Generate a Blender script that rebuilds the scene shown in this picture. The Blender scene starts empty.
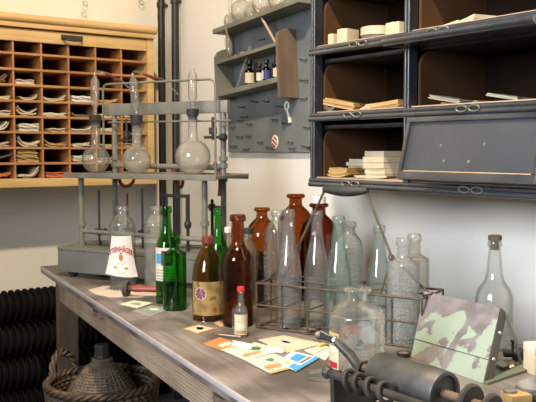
import bpy, bmesh, math, random
from mathutils import Vector, Matrix
random.seed(7)
C = bpy.context.scene.collection
sc = bpy.context.scene
R = math.radians
# ------------------------------------------------------------------ camera
CAM = Vector((0, 0, 1.26)); YAW = R(35.5); PIT = R(3.65); FPX = 800.0
Fw = Vector((math.sin(YAW)*math.cos(PIT), math.cos(YAW)*math.cos(PIT), -math.sin(PIT)))
Rt = Vector((math.cos(YAW), -math.sin(YAW), 0)); Up = Rt.cross(Fw)
def ray(px, py): return Fw*FPX + Rt*(px-268) + Up*(201-py)
def on_z(px, py, z=.78):
    d = ray(px, py); return CAM + d*((z-CAM.z)/d.z)
def on_x(px, py, X):
    d = ray(px, py); return CAM + d*((X-CAM.x)/d.x)
def on_y(px, py, Y):
    d = ray(px, py); return CAM + d*((Y-CAM.y)/d.y)
def at_d(px, py, dep):
    return CAM + ray(px, py)*(dep/FPX)
def depth(p): return (Vector(p)-CAM).dot(Fw)
def zof(x, y, py):
    k = (201-py)/FPX; a = Vector((x, y, 0))-Vector((CAM.x, CAM.y, CAM.z))
    return -(a.dot(Up)-k*a.dot(Fw))/(Up.z-k*Fw.z)
def proj(p):
    t = Vector(p)-CAM; d = t.dot(Fw); return 268+FPX*t.dot(Rt)/d, 201-FPX*t.dot(Up)/d
cd = bpy.data.cameras.new('camera'); cam = bpy.data.objects.new('camera', cd); C.objects.link(cam)
cd.sensor_width = 36; cd.lens = 36*FPX/536; cd.clip_start = .02
cam.matrix_world = Matrix((( Rt.x, Up.x, -Fw.x, CAM.x), (Rt.y, Up.y, -Fw.y, CAM.y), (Rt.z, Up.z, -Fw.z, CAM.z), (0,0,0,1)))
sc.camera = cam
# ------------------------------------------------------------------ materials
def newmat(name):
    m = bpy.data.materials.new(name); m.use_nodes = True
    nt = m.node_tree; return m, nt, nt.nodes['Principled BSDF']
def N(nt, t, **kw):
    n = nt.nodes.new(t)
    for k, v in kw.items(): setattr(n, k, v)
    return n
def c4(c): return (c[0], c[1], c[2], 1)
def ramp(nt, fac, stops):
    r = N(nt, 'ShaderNodeValToRGB'); e = r.color_ramp.elements
    while len(e) < len(stops): e.new(.5)
    for i, (p, c) in enumerate(stops): e[i].position = p; e[i].color = c4(c)
    nt.links.new(fac, r.inputs[0]); return r
def coords(nt, scale=(1,1,1), rot=(0,0,0)):
    tc = N(nt, 'ShaderNodeTexCoord'); mp = N(nt, 'ShaderNodeMapping')
    mp.inputs['Scale'].default_value = scale; mp.inputs['Rotation'].default_value = rot
    nt.links.new(tc.outputs['Object'], mp.inputs[0]); return mp.outputs[0]
def mat(name, c1, c2=None, scale=8, rough=.6, metal=0, stretch=(1,1,1), rot=(0,0,0), bump=0, spec=.5, lo=.35, hi=.65, detail=6, c3=None, coat=0):
    m, nt, b = newmat(name)
    b.inputs['Roughness'].default_value = rough; b.inputs['Metallic'].default_value = metal
    b.inputs['Specular IOR Level'].default_value = spec; b.inputs['Coat Weight'].default_value = coat
    if c2 is None: b.inputs['Base Color'].default_value = c4(c1); return m
    n = N(nt, 'ShaderNodeTexNoise'); n.inputs['Scale'].default_value = scale; n.inputs['Detail'].default_value = detail
    nt.links.new(coords(nt, stretch, rot), n.inputs['Vector'])
    st = [(lo, c1), (hi, c2)] + ([(min(hi+.12, 1), c3)] if c3 else [])
    r = ramp(nt, n.outputs['Fac'], st); nt.links.new(r.outputs[0], b.inputs['Base Color'])
    if bump:
        bp = N(nt, 'ShaderNodeBump'); bp.inputs['Strength'].default_value = bump; bp.inputs['Distance'].default_value = .01
        nt.links.new(n.outputs['Fac'], bp.inputs['Height']); nt.links.new(bp.outputs[0], b.inputs['Normal'])
    return m
def glass(name, tint, edge, gloss=.05, dust=0.0, dustc=(.75,.76,.75), dscale=60, dlo=.45, dhi=.7, bumpy=0, rough=.03, dbase=0):
    """thin-walled glass: tinted transmission that deepens at grazing angles + fresnel reflection + optional dust film"""
    m, nt, b = newmat(name); nt.nodes.remove(b)
    out = nt.nodes['Material Output']
    lw = N(nt, 'ShaderNodeLayerWeight'); lw.inputs[0].default_value = .5
    pw = N(nt, 'ShaderNodeMath', operation='POWER'); pw.inputs[1].default_value = 2.2
    nt.links.new(lw.outputs['Facing'], pw.inputs[0])
    mx = N(nt, 'ShaderNodeMix', data_type='RGBA'); mx.inputs[6].default_value = c4(tint); mx.inputs[7].default_value = c4(edge)
    nt.links.new(pw.outputs[0], mx.inputs[0])
    tr = N(nt, 'ShaderNodeBsdfTransparent'); nt.links.new(mx.outputs[2], tr.inputs[0])
    gl = N(nt, 'ShaderNodeBsdfGlossy'); gl.inputs['Roughness'].default_value = rough
    fr = N(nt, 'ShaderNodeMath', operation='POWER'); fr.inputs[1].default_value = 5.0
    nt.links.new(lw.outputs['Facing'], fr.inputs[0])
    ml = N(nt, 'ShaderNodeMath', operation='MULTIPLY_ADD'); ml.inputs[1].default_value = .9; ml.inputs[2].default_value = .04+.25*max(gloss-.1, 0)
    nt.links.new(fr.outputs[0], ml.inputs[0])
    ms = N(nt, 'ShaderNodeMixShader'); nt.links.new(ml.outputs[0], ms.inputs[0]); nt.links.new(tr.outputs[0], ms.inputs[1]); nt.links.new(gl.outputs[0], ms.inputs[2])
    last = ms.outputs[0]
    if dust > 0:
        n = N(nt, 'ShaderNodeTexNoise'); n.inputs['Scale'].default_value = dscale; n.inputs['Detail'].default_value = 5
        nt.links.new(coords(nt), n.inputs['Vector'])
        mr = N(nt, 'ShaderNodeMapRange'); mr.inputs[1].default_value = dlo; mr.inputs[2].default_value = dhi; mr.inputs[3].default_value = dbase; mr.inputs[4].default_value = dust
        nt.links.new(n.outputs['Fac'], mr.inputs[0])
        df = N(nt, 'ShaderNodeBsdfDiffuse'); df.inputs[0].default_value = c4(dustc)
        tl = N(nt, 'ShaderNodeBsdfTranslucent'); tl.inputs[0].default_value = c4(dustc)
        a = N(nt, 'ShaderNodeMixShader'); a.inputs[0].default_value = .55; nt.links.new(df.outputs[0], a.inputs[1]); nt.links.new(tl.outputs[0], a.inputs[2])
        m2 = N(nt, 'ShaderNodeMixShader'); nt.links.new(mr.outputs[0], m2.inputs[0]); nt.links.new(last, m2.inputs[1]); nt.links.new(a.outputs[0], m2.inputs[2])
        last = m2.outputs[0]
    if bumpy:
        n = N(nt, 'ShaderNodeTexNoise'); n.inputs['Scale'].default_value = 25; nt.links.new(coords(nt), n.inputs['Vector'])
        bp = N(nt, 'ShaderNodeBump'); bp.inputs['Strength'].default_value = bumpy; bp.inputs['Distance'].default_value = .004
        nt.links.new(n.outputs['Fac'], bp.inputs['Height']); nt.links.new(bp.outputs[0], gl.inputs['Normal'])
    nt.links.new(last, out.inputs[0]); return m

M = {}
M['wall'] = mat('old_plaster', (.71,.67,.585), (.79,.75,.665), 2.5, .85, bump=.12, lo=.3, hi=.7)
M['wallr'] = mat('white_plaster', (.72,.69,.63), (.80,.775,.72), 3, .85, bump=.14, lo=.3, hi=.7)
M['floor'] = mat('dark_floor', (.06,.055,.05), (.10,.09,.08), 5, .8)
M['oak'] = mat('pale_oak', (.50,.32,.125), (.62,.41,.18), 6, .45, stretch=(1,1,8), rot=(0,R(90),0))
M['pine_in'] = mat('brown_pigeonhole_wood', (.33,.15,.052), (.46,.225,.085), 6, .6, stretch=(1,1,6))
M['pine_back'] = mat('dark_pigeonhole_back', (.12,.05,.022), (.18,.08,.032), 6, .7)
M['black'] = mat('black_paint', (.012,.012,.013), (.02,.02,.021), 10, .4)
M['rib'] = mat('black_ribbed_iron', (.006,.0055,.006), (.012,.011,.011), 8, .8, spec=.06)
M['greyenamel'] = mat('grey_green_enamel', (.14,.14,.115), (.20,.195,.165), 4, .45)
M['greytop'] = mat('worn_grey_box', (.115,.12,.115), (.18,.18,.17), 6, .5)
M['tray'] = mat('worn_tray', (.12,.105,.085), (.20,.18,.15), 9, .6)
M['iron'] = mat('dark_iron', (.032,.029,.026), (.07,.063,.055), 14, .5, metal=.5)
M['steel'] = mat('dull_steel', (.20,.195,.165), (.29,.285,.25), 10, .45, metal=.5)
M['drum'] = mat('scuffed_steel', (.055,.055,.055), (.14,.135,.13), 16, .5, metal=.5, lo=.4, hi=.75)
M['chrome'] = mat('chrome', (.75,.76,.78), None, rough=.12, metal=1)
M['rust'] = mat('rusty_wire', (.055,.04,.028), (.13,.095,.065), 40, .55, metal=.5)
M['rubber'] = mat('black_rubber', (.02,.02,.02), None, rough=.6)
M['red_rubber'] = mat('red_rubber_hose', (.16,.04,.02), (.25,.07,.04), 20, .5)
M['cork'] = mat('dark_cork', (.055,.04,.03), (.10,.07,.05), 60, .8)
M['white_cap'] = mat('white_ceramic', (.75,.72,.68), None, rough=.4)
M['maroon'] = mat('maroon_plastic', (.16,.025,.025), None, rough=.4)
M['red'] = mat('red_plastic', (.55,.03,.025), None, rough=.35)
M['redwood'] = mat('red_painted_wood', (.24,.035,.02), (.32,.06,.035), 12, .4)
M['bluewood'] = mat('blue_grey_paint', (.105,.12,.135), (.19,.205,.205), 6, .6, lo=.3, hi=.7, c3=(.22,.215,.185))
M['shelfwood'] = mat('greenish_grey_paint', (.125,.125,.10), (.20,.195,.155), 6, .55)
M['brownside'] = mat('worn_brown_board', (.13,.085,.055), (.20,.14,.09), 4, .6, stretch=(4,4,.8), c3=(.25,.25,.22))
M['cab'] = mat('black_blue_steel', (.02,.022,.026), (.035,.038,.045), 12, .28, metal=.5)
M['railm'] = mat('polished_black_rail', (.045,.05,.06), (.075,.083,.10), 12, .24, metal=.4, spec=.9, coat=.6)
M['postm'] = mat('black_upright_enamel', (.018,.02,.024), (.032,.035,.042), 12, .3, spec=.7)
M['flap'] = mat('worn_black_flap', (.055,.062,.075), (.10,.11,.13), 3, .36, metal=.35, lo=.3, hi=.75)
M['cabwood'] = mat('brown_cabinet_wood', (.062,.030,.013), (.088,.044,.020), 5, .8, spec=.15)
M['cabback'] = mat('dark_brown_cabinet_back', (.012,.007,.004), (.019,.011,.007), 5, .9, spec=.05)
M['cabshelf'] = mat('pale_shelf_edge', (.36,.25,.19), (.45,.33,.25), 9, .5)
M['paper'] = mat('old_white_paper', (.56,.52,.42), (.66,.62,.52), 15, .8)
M['cream'] = mat('cream_paper', (.50,.43,.30), (.60,.53,.39), 12, .8)
M['kraft'] = mat('brown_paper', (.42,.27,.11), (.52,.35,.15), 12, .8)
M['brownpaper'] = mat('dark_brown_paper', (.18,.09,.04), (.26,.14,.06), 12, .8)
M['redpaper'] = mat('orange_red_paper', (.48,.13,.04), (.56,.18,.06), 12, .8)
M['greypaper'] = mat('dark_grey_paper', (.10,.085,.07), (.18,.15,.12), 12, .8)
M['bluepaper'] = mat('blue_label', (.03,.04,.16), None, rough=.6)
M['pinkpaper'] = mat('pinkish_beige_paper', (.56,.47,.38), (.66,.57,.48), 10, .8)
M['white'] = mat('white_print_paper', (.66,.66,.64), (.73,.73,.71), 10, .7)
M['orange'] = mat('orange_print', (.42,.17,.05), (.50,.22,.07), 30, .7)
M['sky'] = mat('blue_print', (.04,.26,.58), (.07,.32,.64), 20, .7)
M['greenprint'] = mat('dark_green_print', (.05,.13,.08), (.10,.20,.13), 30, .7)
M['palegreen'] = mat('pale_green_print', (.50,.60,.46), (.66,.70,.58), 40, .7)
M['greynote'] = mat('grey_printed_note', (.20,.22,.20), (.33,.34,.31), 60, .7)
M['redprint'] = mat('red_print', (.36,.012,.02), None, rough=.7)
M['blueprint'] = mat('dark_blue_print', (.04,.07,.22), None, rough=.7)
M['darkprint'] = mat('black_print', (.035,.035,.035), None, rough=.7)
M['goldprint'] = mat('gold_print', (.33,.26,.07), None, rough=.6)
M['yellow'] = mat('yellow', (.72,.50,.07), None, rough=.5)
M['oldlabel'] = mat('stained_tan_label', (.19,.12,.035), (.34,.225,.08), 30, .75, lo=.38, hi=.58, c3=(.10,.055,.02))
M['pinkprint'] = mat('pink_print', (.62,.25,.22), (.72,.40,.34), 20, .7)
M['wicker'] = mat('brown_wicker', (.05,.031,.018), (.10,.064,.037), 30, .6, bump=.3)
M['wicker2'] = mat('grey_brown_wicker', (.09,.065,.046), (.16,.12,.088), 30, .6)
M['enamelwhite'] = mat('white_enamel', (.80,.78,.72), None, rough=.3)
M['boxcard'] = mat('beige_cardboard', (.58,.46,.32), (.66,.54,.39), 10, .8)
M['rustshaft'] = mat('rust_brown_shaft', (.08,.05,.03), (.14,.085,.055), 30, .6)
M['rag'] = mat('grey_stone', (.16,.155,.145), (.30,.29,.27), 30, .8)
# table wood: long grain + stains
def tablewood(name, c1, c2, c3, rough):
    m, nt, b = newmat(name); b.inputs['Roughness'].default_value = rough
    n1 = N(nt, 'ShaderNodeTexNoise'); n1.inputs['Scale'].default_value = 14; n1.inputs['Detail'].default_value = 8
    nt.links.new(coords(nt, (4, .25, 4)), n1.inputs['Vector'])
    n2 = N(nt, 'ShaderNodeTexNoise'); n2.inputs['Scale'].default_value = 5; n2.inputs['Detail'].default_value = 6
    nt.links.new(coords(nt), n2.inputs['Vector'])
    r1 = ramp(nt, n1.outputs['Fac'], [(.3, c1), (.7, c2)]); r2 = ramp(nt, n2.outputs['Fac'], [(.42, (1,1,1)), (.62, (0,0,0))])
    mx = N(nt, 'ShaderNodeMix', data_type='RGBA'); nt.links.new(r2.outputs[0], mx.inputs[0]); nt.links.new(r1.outputs[0], mx.inputs[7])
    mx.inputs[6].default_value = c4(c3); nt.links.new(mx.outputs[2], b.inputs['Base Color'])
    bp = N(nt, 'ShaderNodeBump'); bp.inputs['Strength'].default_value = .25; bp.inputs['Distance'].default_value = .004
    nt.links.new(n1.outputs['Fac'], bp.inputs['Height']); nt.links.new(bp.outputs[0], b.inputs['Normal'])
    return m
M['tabletop'] = tablewood('weathered_table_wood', (.15,.13,.12), (.29,.255,.235), (.085,.07,.062), .38)
M['apron'] = tablewood('warm_table_wood', (.31,.23,.165), (.43,.335,.255), (.26,.19,.135), .6)
M['edge'] = mat('pale_edging', (.36,.32,.33), (.46,.42,.43), 12, .32)
M['leg'] = mat('dark_table_leg', (.11,.072,.05), (.16,.11,.075), 6, .6, stretch=(5,5,.6))
# mint plate with chipped paint
def chipped():
    m, nt, b = newmat('chipped_mint_paint'); b.inputs['Roughness'].default_value = .5
    n = N(nt, 'ShaderNodeTexNoise'); n.inputs['Scale'].default_value = 9; n.inputs['Detail'].default_value = 7; n.inputs['Roughness'].default_value = .55
    nt.links.new(coords(nt), n.inputs['Vector'])
    n2 = N(nt, 'ShaderNodeTexNoise'); n2.inputs['Scale'].default_value = 30; nt.links.new(coords(nt), n2.inputs['Vector'])
    r2 = ramp(nt, n2.outputs['Fac'], [(.35, (.13,.118,.128)), (.65, (.20,.187,.20))])
    r = ramp(nt, n.outputs['Fac'], [(.455, (0,0,0)), (.465, (1,1,1))])
    # paint worn off along the rim
    tc = N(nt, 'ShaderNodeTexCoord'); sp = N(nt, 'ShaderNodeSeparateXYZ'); nt.links.new(tc.outputs['Generated'], sp.inputs[0])
    def mth(op, a, b=None):
        k = N(nt, 'ShaderNodeMath', operation=op)
        for i, q in enumerate((a, b)):
            if q is None: continue
            if isinstance(q, (int, float)): k.inputs[i].default_value = q
            else: nt.links.new(q, k.inputs[i])
        return k.outputs[0]
    Y, Z = sp.outputs['Y'], sp.outputs['Z']      # Y: 1 at the far (left) end of the plate, Z: height
    ey = mth('ABSOLUTE', mth('SUBTRACT', Y, .36)); ez = mth('ABSOLUTE', mth('SUBTRACT', Z, .40))
    wear = mth('ADD', mth('POWER', mth('MULTIPLY', ey, 1.75), 4), mth('POWER', mth('MULTIPLY', ez, 1.75), 4))
    crack = mth('MULTIPLY', mth('LESS_THAN', mth('ABSOLUTE', mth('SUBTRACT', Y, mth('ADD', .40, mth('MULTIPLY', mth('SUBTRACT', n.outputs['Fac'], .5), .35)))), .035), .12)
    tot = mth('ADD', mth('ADD', mth('MULTIPLY', wear, .34), crack), mth('MULTIPLY', mth('SUBTRACT', n.outputs['Fac'], .5), 1.1))
    r = ramp(nt, tot, [(.105, (1,1,1)), (.115, (0,0,0))])
    mx = N(nt, 'ShaderNodeMix', data_type='RGBA'); nt.links.new(r.outputs[0], mx.inputs[0])
    nt.links.new(r2.outputs[0], mx.inputs[6]); mx.inputs[7].default_value = (.255,.325,.27,1)
    nt.links.new(mx.outputs[2], b.inputs['Base Color']); return m
M['mint'] = chipped()
M['green_metal'] = mat('green_painted_iron', (.10,.12,.075), (.16,.18,.12), 12, .5)
# glass kinds (tint per surface; a bottle shows four surfaces)
M['clear'] = glass('clear_glass', (.965,.97,.965), (.42,.46,.45), .1, dust=.13, dscale=18, dbase=.055, dustc=(.80,.81,.80))
M['heavy'] = glass('thick_clear_glass', (.965,.97,.965), (.20,.23,.22), .2, dust=.12, dscale=18, dbase=.05, dustc=(.80,.81,.80))
def solid_glass(name, col, dust=.05, dbase=.02):
    m, nt, b = newmat(name); out = nt.nodes['Material Output']
    b.inputs['Base Color'].default_value = c4(col); b.inputs['Transmission Weight'].default_value = 1; b.inputs['Roughness'].default_value = .02; b.inputs['IOR'].default_value = 1.48
    tr = N(nt, 'ShaderNodeBsdfTransparent'); tr.inputs[0].default_value = (.95,.96,.95,1)
    ms = N(nt, 'ShaderNodeMixShader'); ms.inputs[0].default_value = .35; nt.links.new(b.outputs[0], ms.inputs[1]); nt.links.new(tr.outputs[0], ms.inputs[2])
    df = N(nt, 'ShaderNodeBsdfDiffuse'); df.inputs[0].default_value = (.8,.81,.8,1)
    m2 = N(nt, 'ShaderNodeMixShader'); m2.inputs[0].default_value = dbase; nt.links.new(ms.outputs[0], m2.inputs[1]); nt.links.new(df.outputs[0], m2.inputs[2])
    nt.links.new(m2.outputs[0], out.inputs[0]); return m
M['heavy'] = solid_glass('refractive_clear_glass', (.98,.99,.985))
M['labclear'] = glass('lab_glass', (.975,.97,.96), (.48,.46,.43), .1, dust=.12, dscale=14, dbase=.07, dustc=(.90,.88,.84))
M['labdusty'] = glass('dusty_lab_glass', (.96,.955,.94), (.48,.47,.44), .1, dust=.26, dscale=14, dbase=.13, dlo=.35, dustc=(.90,.87,.82))
M['dusty'] = glass('dusty_clear_glass', (.94,.94,.92), (.5,.52,.5), .1, dust=.26, dscale=25, dbase=.10, dustc=(.76,.76,.74))
M['frost'] = glass('speckled_clear_glass', (.92,.925,.92), (.46,.48,.47), .1, dust=.34, dscale=320, dlo=.40, dhi=.65, dbase=.14, dustc=(.72,.73,.72))
M['aqua'] = glass('pale_aqua_glass', (.925,.96,.945), (.36,.48,.43), .1, dust=.13, dscale=22, dbase=.055, dustc=(.68,.78,.73))
M['yellowish'] = glass('yellowed_glass', (.90,.88,.80), (.5,.46,.36), .1, dust=.25, dscale=22, dbase=.08, dustc=(.6,.56,.45))
M['green'] = glass('bright_green_glass', (.34,.74,.30), (.06,.28,.08), .1, dust=.03, dustc=(.2,.5,.2))
M['green2'] = glass('green_glass', (.44,.78,.36), (.08,.32,.09), .1, dust=.05, dustc=(.2,.5,.2))
M['amber'] = glass('amber_glass', (.72,.47,.28), (.30,.12,.045), .1, dust=.03, dustc=(.35,.2,.1))
M['darkamber'] = glass('dark_amber_glass', (.60,.37,.27), (.20,.09,.05), .1, dust=.04, dustc=(.25,.15,.1))
M['brownglass'] = glass('orange_amber_glass', (.78,.53,.25), (.36,.15,.04), .1, dust=.05, dustc=(.4,.25,.1))
M['violetglass'] = glass('dark_violet_glass', (.55,.38,.38), (.2,.1,.1), .1, dust=.06, dustc=(.25,.18,.2))
M['plasticbrown'] = glass('olive_brown_glass', (.85,.67,.42), (.40,.24,.10), .1, dust=.05, dustc=(.3,.22,.1))
M['medicine'] = glass('medicine_brown_glass', (.32,.20,.13), (.10,.05,.03), .1)
# ------------------------------------------------------------------ mesh helpers
def tag(o, label=None, cat=None, group=None, kind=None):
    if label: o['label'] = label
    if cat: o['category'] = cat
    if group: o['group'] = group
    if kind: o['kind'] = kind
    return o
def obj(name, bm, m, parent=None, smooth=True, ang=38):
    me = bpy.data.meshes.new(name)
    bmesh.ops.recalc_face_normals(bm, faces=bm.faces)
    bm.to_mesh(me); bm.free()
    if smooth:
        for p in me.polygons: p.use_smooth = True
        me.set_sharp_from_angle(angle=R(ang))
    me.materials.append(m)
    o = bpy.data.objects.new(name, me); C.objects.link(o)
    if parent: o.parent = parent
    return o
def thing(name, label, cat, loc=(0,0,0), rz=0, group=None, rot=None):
    o = bpy.data.objects.new(name, None); C.objects.link(o); o.empty_display_size = .05
    o.location = loc; o.rotation_euler = rot if rot else (0, 0, rz)
    return tag(o, label, cat, group)
def place(o, loc=(0,0,0), rot=(0,0,0)):
    o.location = loc; o.rotation_euler = rot; return o
def BM(): return bmesh.new()
def box(bm, x0, x1, y0, y1, z0, z1, bev=0, mtx=None):
    t = bmesh.new(); bmesh.ops.create_cube(t, size=1)
    bmesh.ops.transform(t, verts=t.verts, matrix=Matrix.Translation(((x0+x1)/2,(y0+y1)/2,(z0+z1)/2)) @ Matrix.Diagonal((x1-x0, y1-y0, z1-z0, 1)))
    if bev: bmesh.ops.bevel(t, geom=t.edges[:], offset=bev, segments=2, affect='EDGES', profile=.7)
    merge(bm, t, mtx); return bm
def merge(bm, t, mtx=None):
    if mtx is not None: bmesh.ops.transform(t, verts=t.verts, matrix=mtx)
    me = bpy.data.meshes.new('tmp'); t.to_mesh(me); t.free(); bm.from_mesh(me); bpy.data.meshes.remove(me)
def lathe(bm, prof, seg=36, mtx=None, closed=False):
    t = bmesh.new(); rings = []
    for r, z in prof:
        if r < 1e-5: rings.append([t.verts.new((0, 0, z))])
        else: rings.append([t.verts.new((r*math.cos(2*math.pi*k/seg), r*math.sin(2*math.pi*k/seg), z)) for k in range(seg)])
    pairs = list(zip(rings, rings[1:])) + ([(rings[-1], rings[0])] if closed else [])
    for a, b in pairs:
        for k in range(seg):
            k2 = (k+1) % seg
            if len(a) == 1 and len(b) == 1: break
            if len(a) == 1: t.faces.new((a[0], b[k], b[k2]))
            elif len(b) == 1: t.faces.new((a[k], a[k2], b[0]))
            else: t.faces.new((a[k], a[k2], b[k2], b[k]))
    merge(bm, t, mtx); return bm
def cyl(bm, p, q, r, seg=16, r2=None):
    p, q = Vector(p), Vector(q); d = q-p; L = d.length
    mtx = Matrix.Translation(p) @ d.to_track_quat('Z', 'Y').to_matrix().to_4x4()
    r2 = r if r2 is None else r2
    return lathe(bm, [(0,0),(r,0),(r2,L),(0,L)], seg, mtx)
def tube(bm, pts, r, seg=8, closed=False):
    pts = [Vector(p) for p in pts]; n = len(pts); rings = []
    up = None
    for i, p in enumerate(pts):
        if closed: t = (pts[(i+1) % n]-pts[i-1])
        else: t = pts[min(i+1, n-1)]-pts[max(i-1, 0)]
        t.normalize()
        if up is None: up = t.orthogonal().normalized()
        up = (up - t*up.dot(t)); up = up.normalized() if up.length > 1e-6 else t.orthogonal().normalized()
        s = t.cross(up); rr = r[i] if isinstance(r, (list, tuple)) else r
        rings.append([bm.verts.new(p + (up*math.cos(2*math.pi*k/seg) + s*math.sin(2*math.pi*k/seg))*rr) for k in range(seg)])
    prs = list(zip(rings, rings[1:])) + ([(rings[-1], rings[0])] if closed else [])
    for a, b in prs:
        for k in range(seg): bm.faces.new((a[k], a[(k+1) % seg], b[(k+1) % seg], b[k]))
    if not closed: bm.faces.new(rings[0][::-1]); bm.faces.new(rings[-1])
    return bm
def spline(pts, n=6):
    P = [Vector(p) for p in pts]; out = []
    for i in range(len(P)-1):
        p0, p1, p2, p3 = P[max(i-1,0)], P[i], P[i+1], P[min(i+2, len(P)-1)]
        for k in range(n):
            t = k/n; out.append(.5*((2*p1)+(-p0+p2)*t+(2*p0-5*p1+4*p2-p3)*t*t+(-p0+3*p1-3*p2+p3)*t**3))
    out.append(P[-1]); return out
def prism(bm, poly, z0, z1, mtx=None):
    t = bmesh.new()
    a = [t.verts.new((x, y, z0)) for x, y in poly]; b = [t.verts.new((x, y, z1)) for x, y in poly]
    n = len(poly); t.faces.new(a[::-1]); t.faces.new(b)
    for k in range(n): t.faces.new((a[k], a[(k+1) % n], b[(k+1) % n], b[k]))
    merge(bm, t, mtx); return bm
def text_bm(body, size, depth_=.0004, wrapR=None, arc=0, mtx=None, shear=0):
    cu = bpy.data.curves.new('lettering', 'FONT'); cu.body = body; cu.size = size; cu.align_x = 'CENTER'; cu.align_y = 'CENTER'; cu.extrude = depth_/2; cu.resolution_u = 3; cu.shear = shear; cu.offset = size*.03
    o = bpy.data.objects.new('lettering', cu); C.objects.link(o)
    dg = bpy.context.evaluated_depsgraph_get(); me = bpy.data.meshes.new_from_object(o.evaluated_get(dg))
    bpy.data.objects.remove(o); bm = bmesh.new(); bm.from_mesh(me); bpy.data.meshes.remove(me)
    if arc:
        for v in bm.verts: v.co.y -= arc*v.co.x**2
    if mtx is not None: bmesh.ops.transform(bm, verts=bm.verts, matrix=mtx)
    return bm
def wrap(bm, rad, a0, z0):
    """bend a flat (x,y) drawing round a vertical cylinder, centred on angle a0 and height z0"""
    for v in bm.verts:
        x, y, z = v.co; a = a0 + x/rad
        v.co = Vector(((rad+z)*math.cos(a), (rad+z)*math.sin(a), z0+y))
    return bm
def patch(bm, rad, a0, halfw, z0, z1, th=.0004, n=16, base=0):
    """curved rectangle hugging a cylinder (label)"""
    g = []
    for j in (0, 1):
        row = []
        for i in range(n+1):
            x = -halfw+2*halfw*i/n; a = a0+x/rad
            row.append([bm.verts.new((rr*math.cos(a), rr*math.sin(a), (z0, z1)[j])) for rr in (rad+base, rad+base+th)])
        g.append(row)
    for i in range(n):
        for (l) in (1, 0):
            f = (g[0][i][l], g[0][i+1][l], g[1][i+1][l], g[1][i][l]); bm.faces.new(f if l else f[::-1])
        bm.faces.new((g[0][i][0], g[0][i+1][0], g[0][i+1][1], g[0][i][1])); bm.faces.new((g[1][i][1], g[1][i+1][1], g[1][i+1][0], g[1][i][0]))
    for i in (0, n): bm.faces.new((g[0][i][0], g[0][i][1], g[1][i][1], g[1][i][0]))
    return bm
def facing(x, y): return math.atan2(-y, -x)     # angle on a vertical cylinder at (x,y) that looks at the viewer
# ------------------------------------------------------------------ bottle profiles (radius, height), both 0..1
NECK = {
 'wine':  [(.80,0),(.97,.012),(1,.04),(1,.50),(.98,.56),(.86,.63),(.62,.70),(.45,.77),(.39,.85),(.37,.925),(.37,.93),(.47,.935),(.47,.985),(.42,1)],
 'cider': [(.80,0),(.97,.012),(1,.04),(1,.40),(.97,.48),(.84,.58),(.64,.68),(.50,.77),(.43,.86),(.40,.925),(.41,.93),(.47,.94),(.47,.985),(.42,1)],
 'beer':  [(.80,0),(.97,.012),(1,.04),(1,.52),(.96,.58),(.78,.65),(.56,.71),(.45,.78),(.41,.87),(.40,.93),(.49,.94),(.49,.985),(.44,1)],
 'jar':   [(.80,0),(.97,.015),(1,.05),(1,.70),(.97,.76),(.82,.825),(.58,.865),(.44,.89),(.41,.93),(.41,.94),(.50,.95),(.50,.985),(.44,1)],
 'stein': [(.80,0),(.97,.012),(1,.04),(1,.72),(.97,.77),(.84,.83),(.60,.875),(.44,.90),(.40,.93),(.40,.94),(.50,.945),(.50,.985),(.44,1)],
 'jug':   [(.80,0),(.97,.012),(1,.05),(1,.66),(.96,.73),(.82,.80),(.58,.85),(.40,.88),(.36,.91),(.36,.95),(.37,.955),(.50,.965),(.52,.985),(.46,1)],
 'amber': [(.80,0),(.97,.012),(1,.04),(1,.55),(.98,.60),(.80,.665),(.54,.715),(.43,.76),(.43,.86),(.40,.93),(.40,.94),(.53,.945),(.53,.985),(.46,1)],
 'squat': [(.80,0),(.97,.012),(1,.05),(1,.66),(.97,.73),(.82,.80),(.55,.845),(.40,.87),(.37,.90),(.37,.94),(.38,.95),(.50,.96),(.50,.985),(.42,1)],
 'gin':   [(.80,0),(.97,.012),(1,.04),(1,.70),(.95,.74),(.74,.775),(.50,.80),(.42,.83),(.40,.90),(.40,.925),(.48,.935),(.48,.985),(.42,1)],
 'tall':  [(.80,0),(.97,.012),(1,.04),(1,.42),(.98,.48),(.84,.55),(.60,.61),(.46,.67),(.40,.76),(.33,.88),(.31,.935),(.37,.945),(.37,.985),(.32,1)],
 'phial': [(.80,0),(.97,.012),(1,.04),(1,.62),(.96,.68),(.72,.75),(.46,.79),(.42,.83),(.42,.92),(.50,.93),(.50,.98),(.42,1)],
 'flagon':[(.80,0),(.97,.012),(1,.04),(1,.50),(.985,.58),(.93,.67),(.80,.77),(.60,.87),(.42,.93),(.36,.96),(.36,1)],
}
def bottle_profile(kind, rad, h, t=.003):
    pts = [Vector((r*rad, z*h, 0)) for r, z in NECK[kind]]
    sp = spline(pts, 3); o = [(max(v.x, .002), v.y) for v in sp]
    inner = [(max(r-t, .0015), max(z, .008)) for r, z in o if z >= 0]
    inner = [p for i, p in enumerate(inner) if p[1] > .0081] 
    prof = [(0, .004), (o[0][0]*.7, .004)] + o
    prof += [(max(r-t, .002), z) for r, z in reversed(o) if z > .009]
    prof += [(o[0][0]*.8, .010), (0, .011)]
    return prof
def base_at(px, bottom, w, z=.78):
    b = bottom
    for _ in range(3):
        p = on_z(px, b, z); e = (CAM.z-z)/(p-CAM).length; b = bottom - e*w/2
    return p
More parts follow.
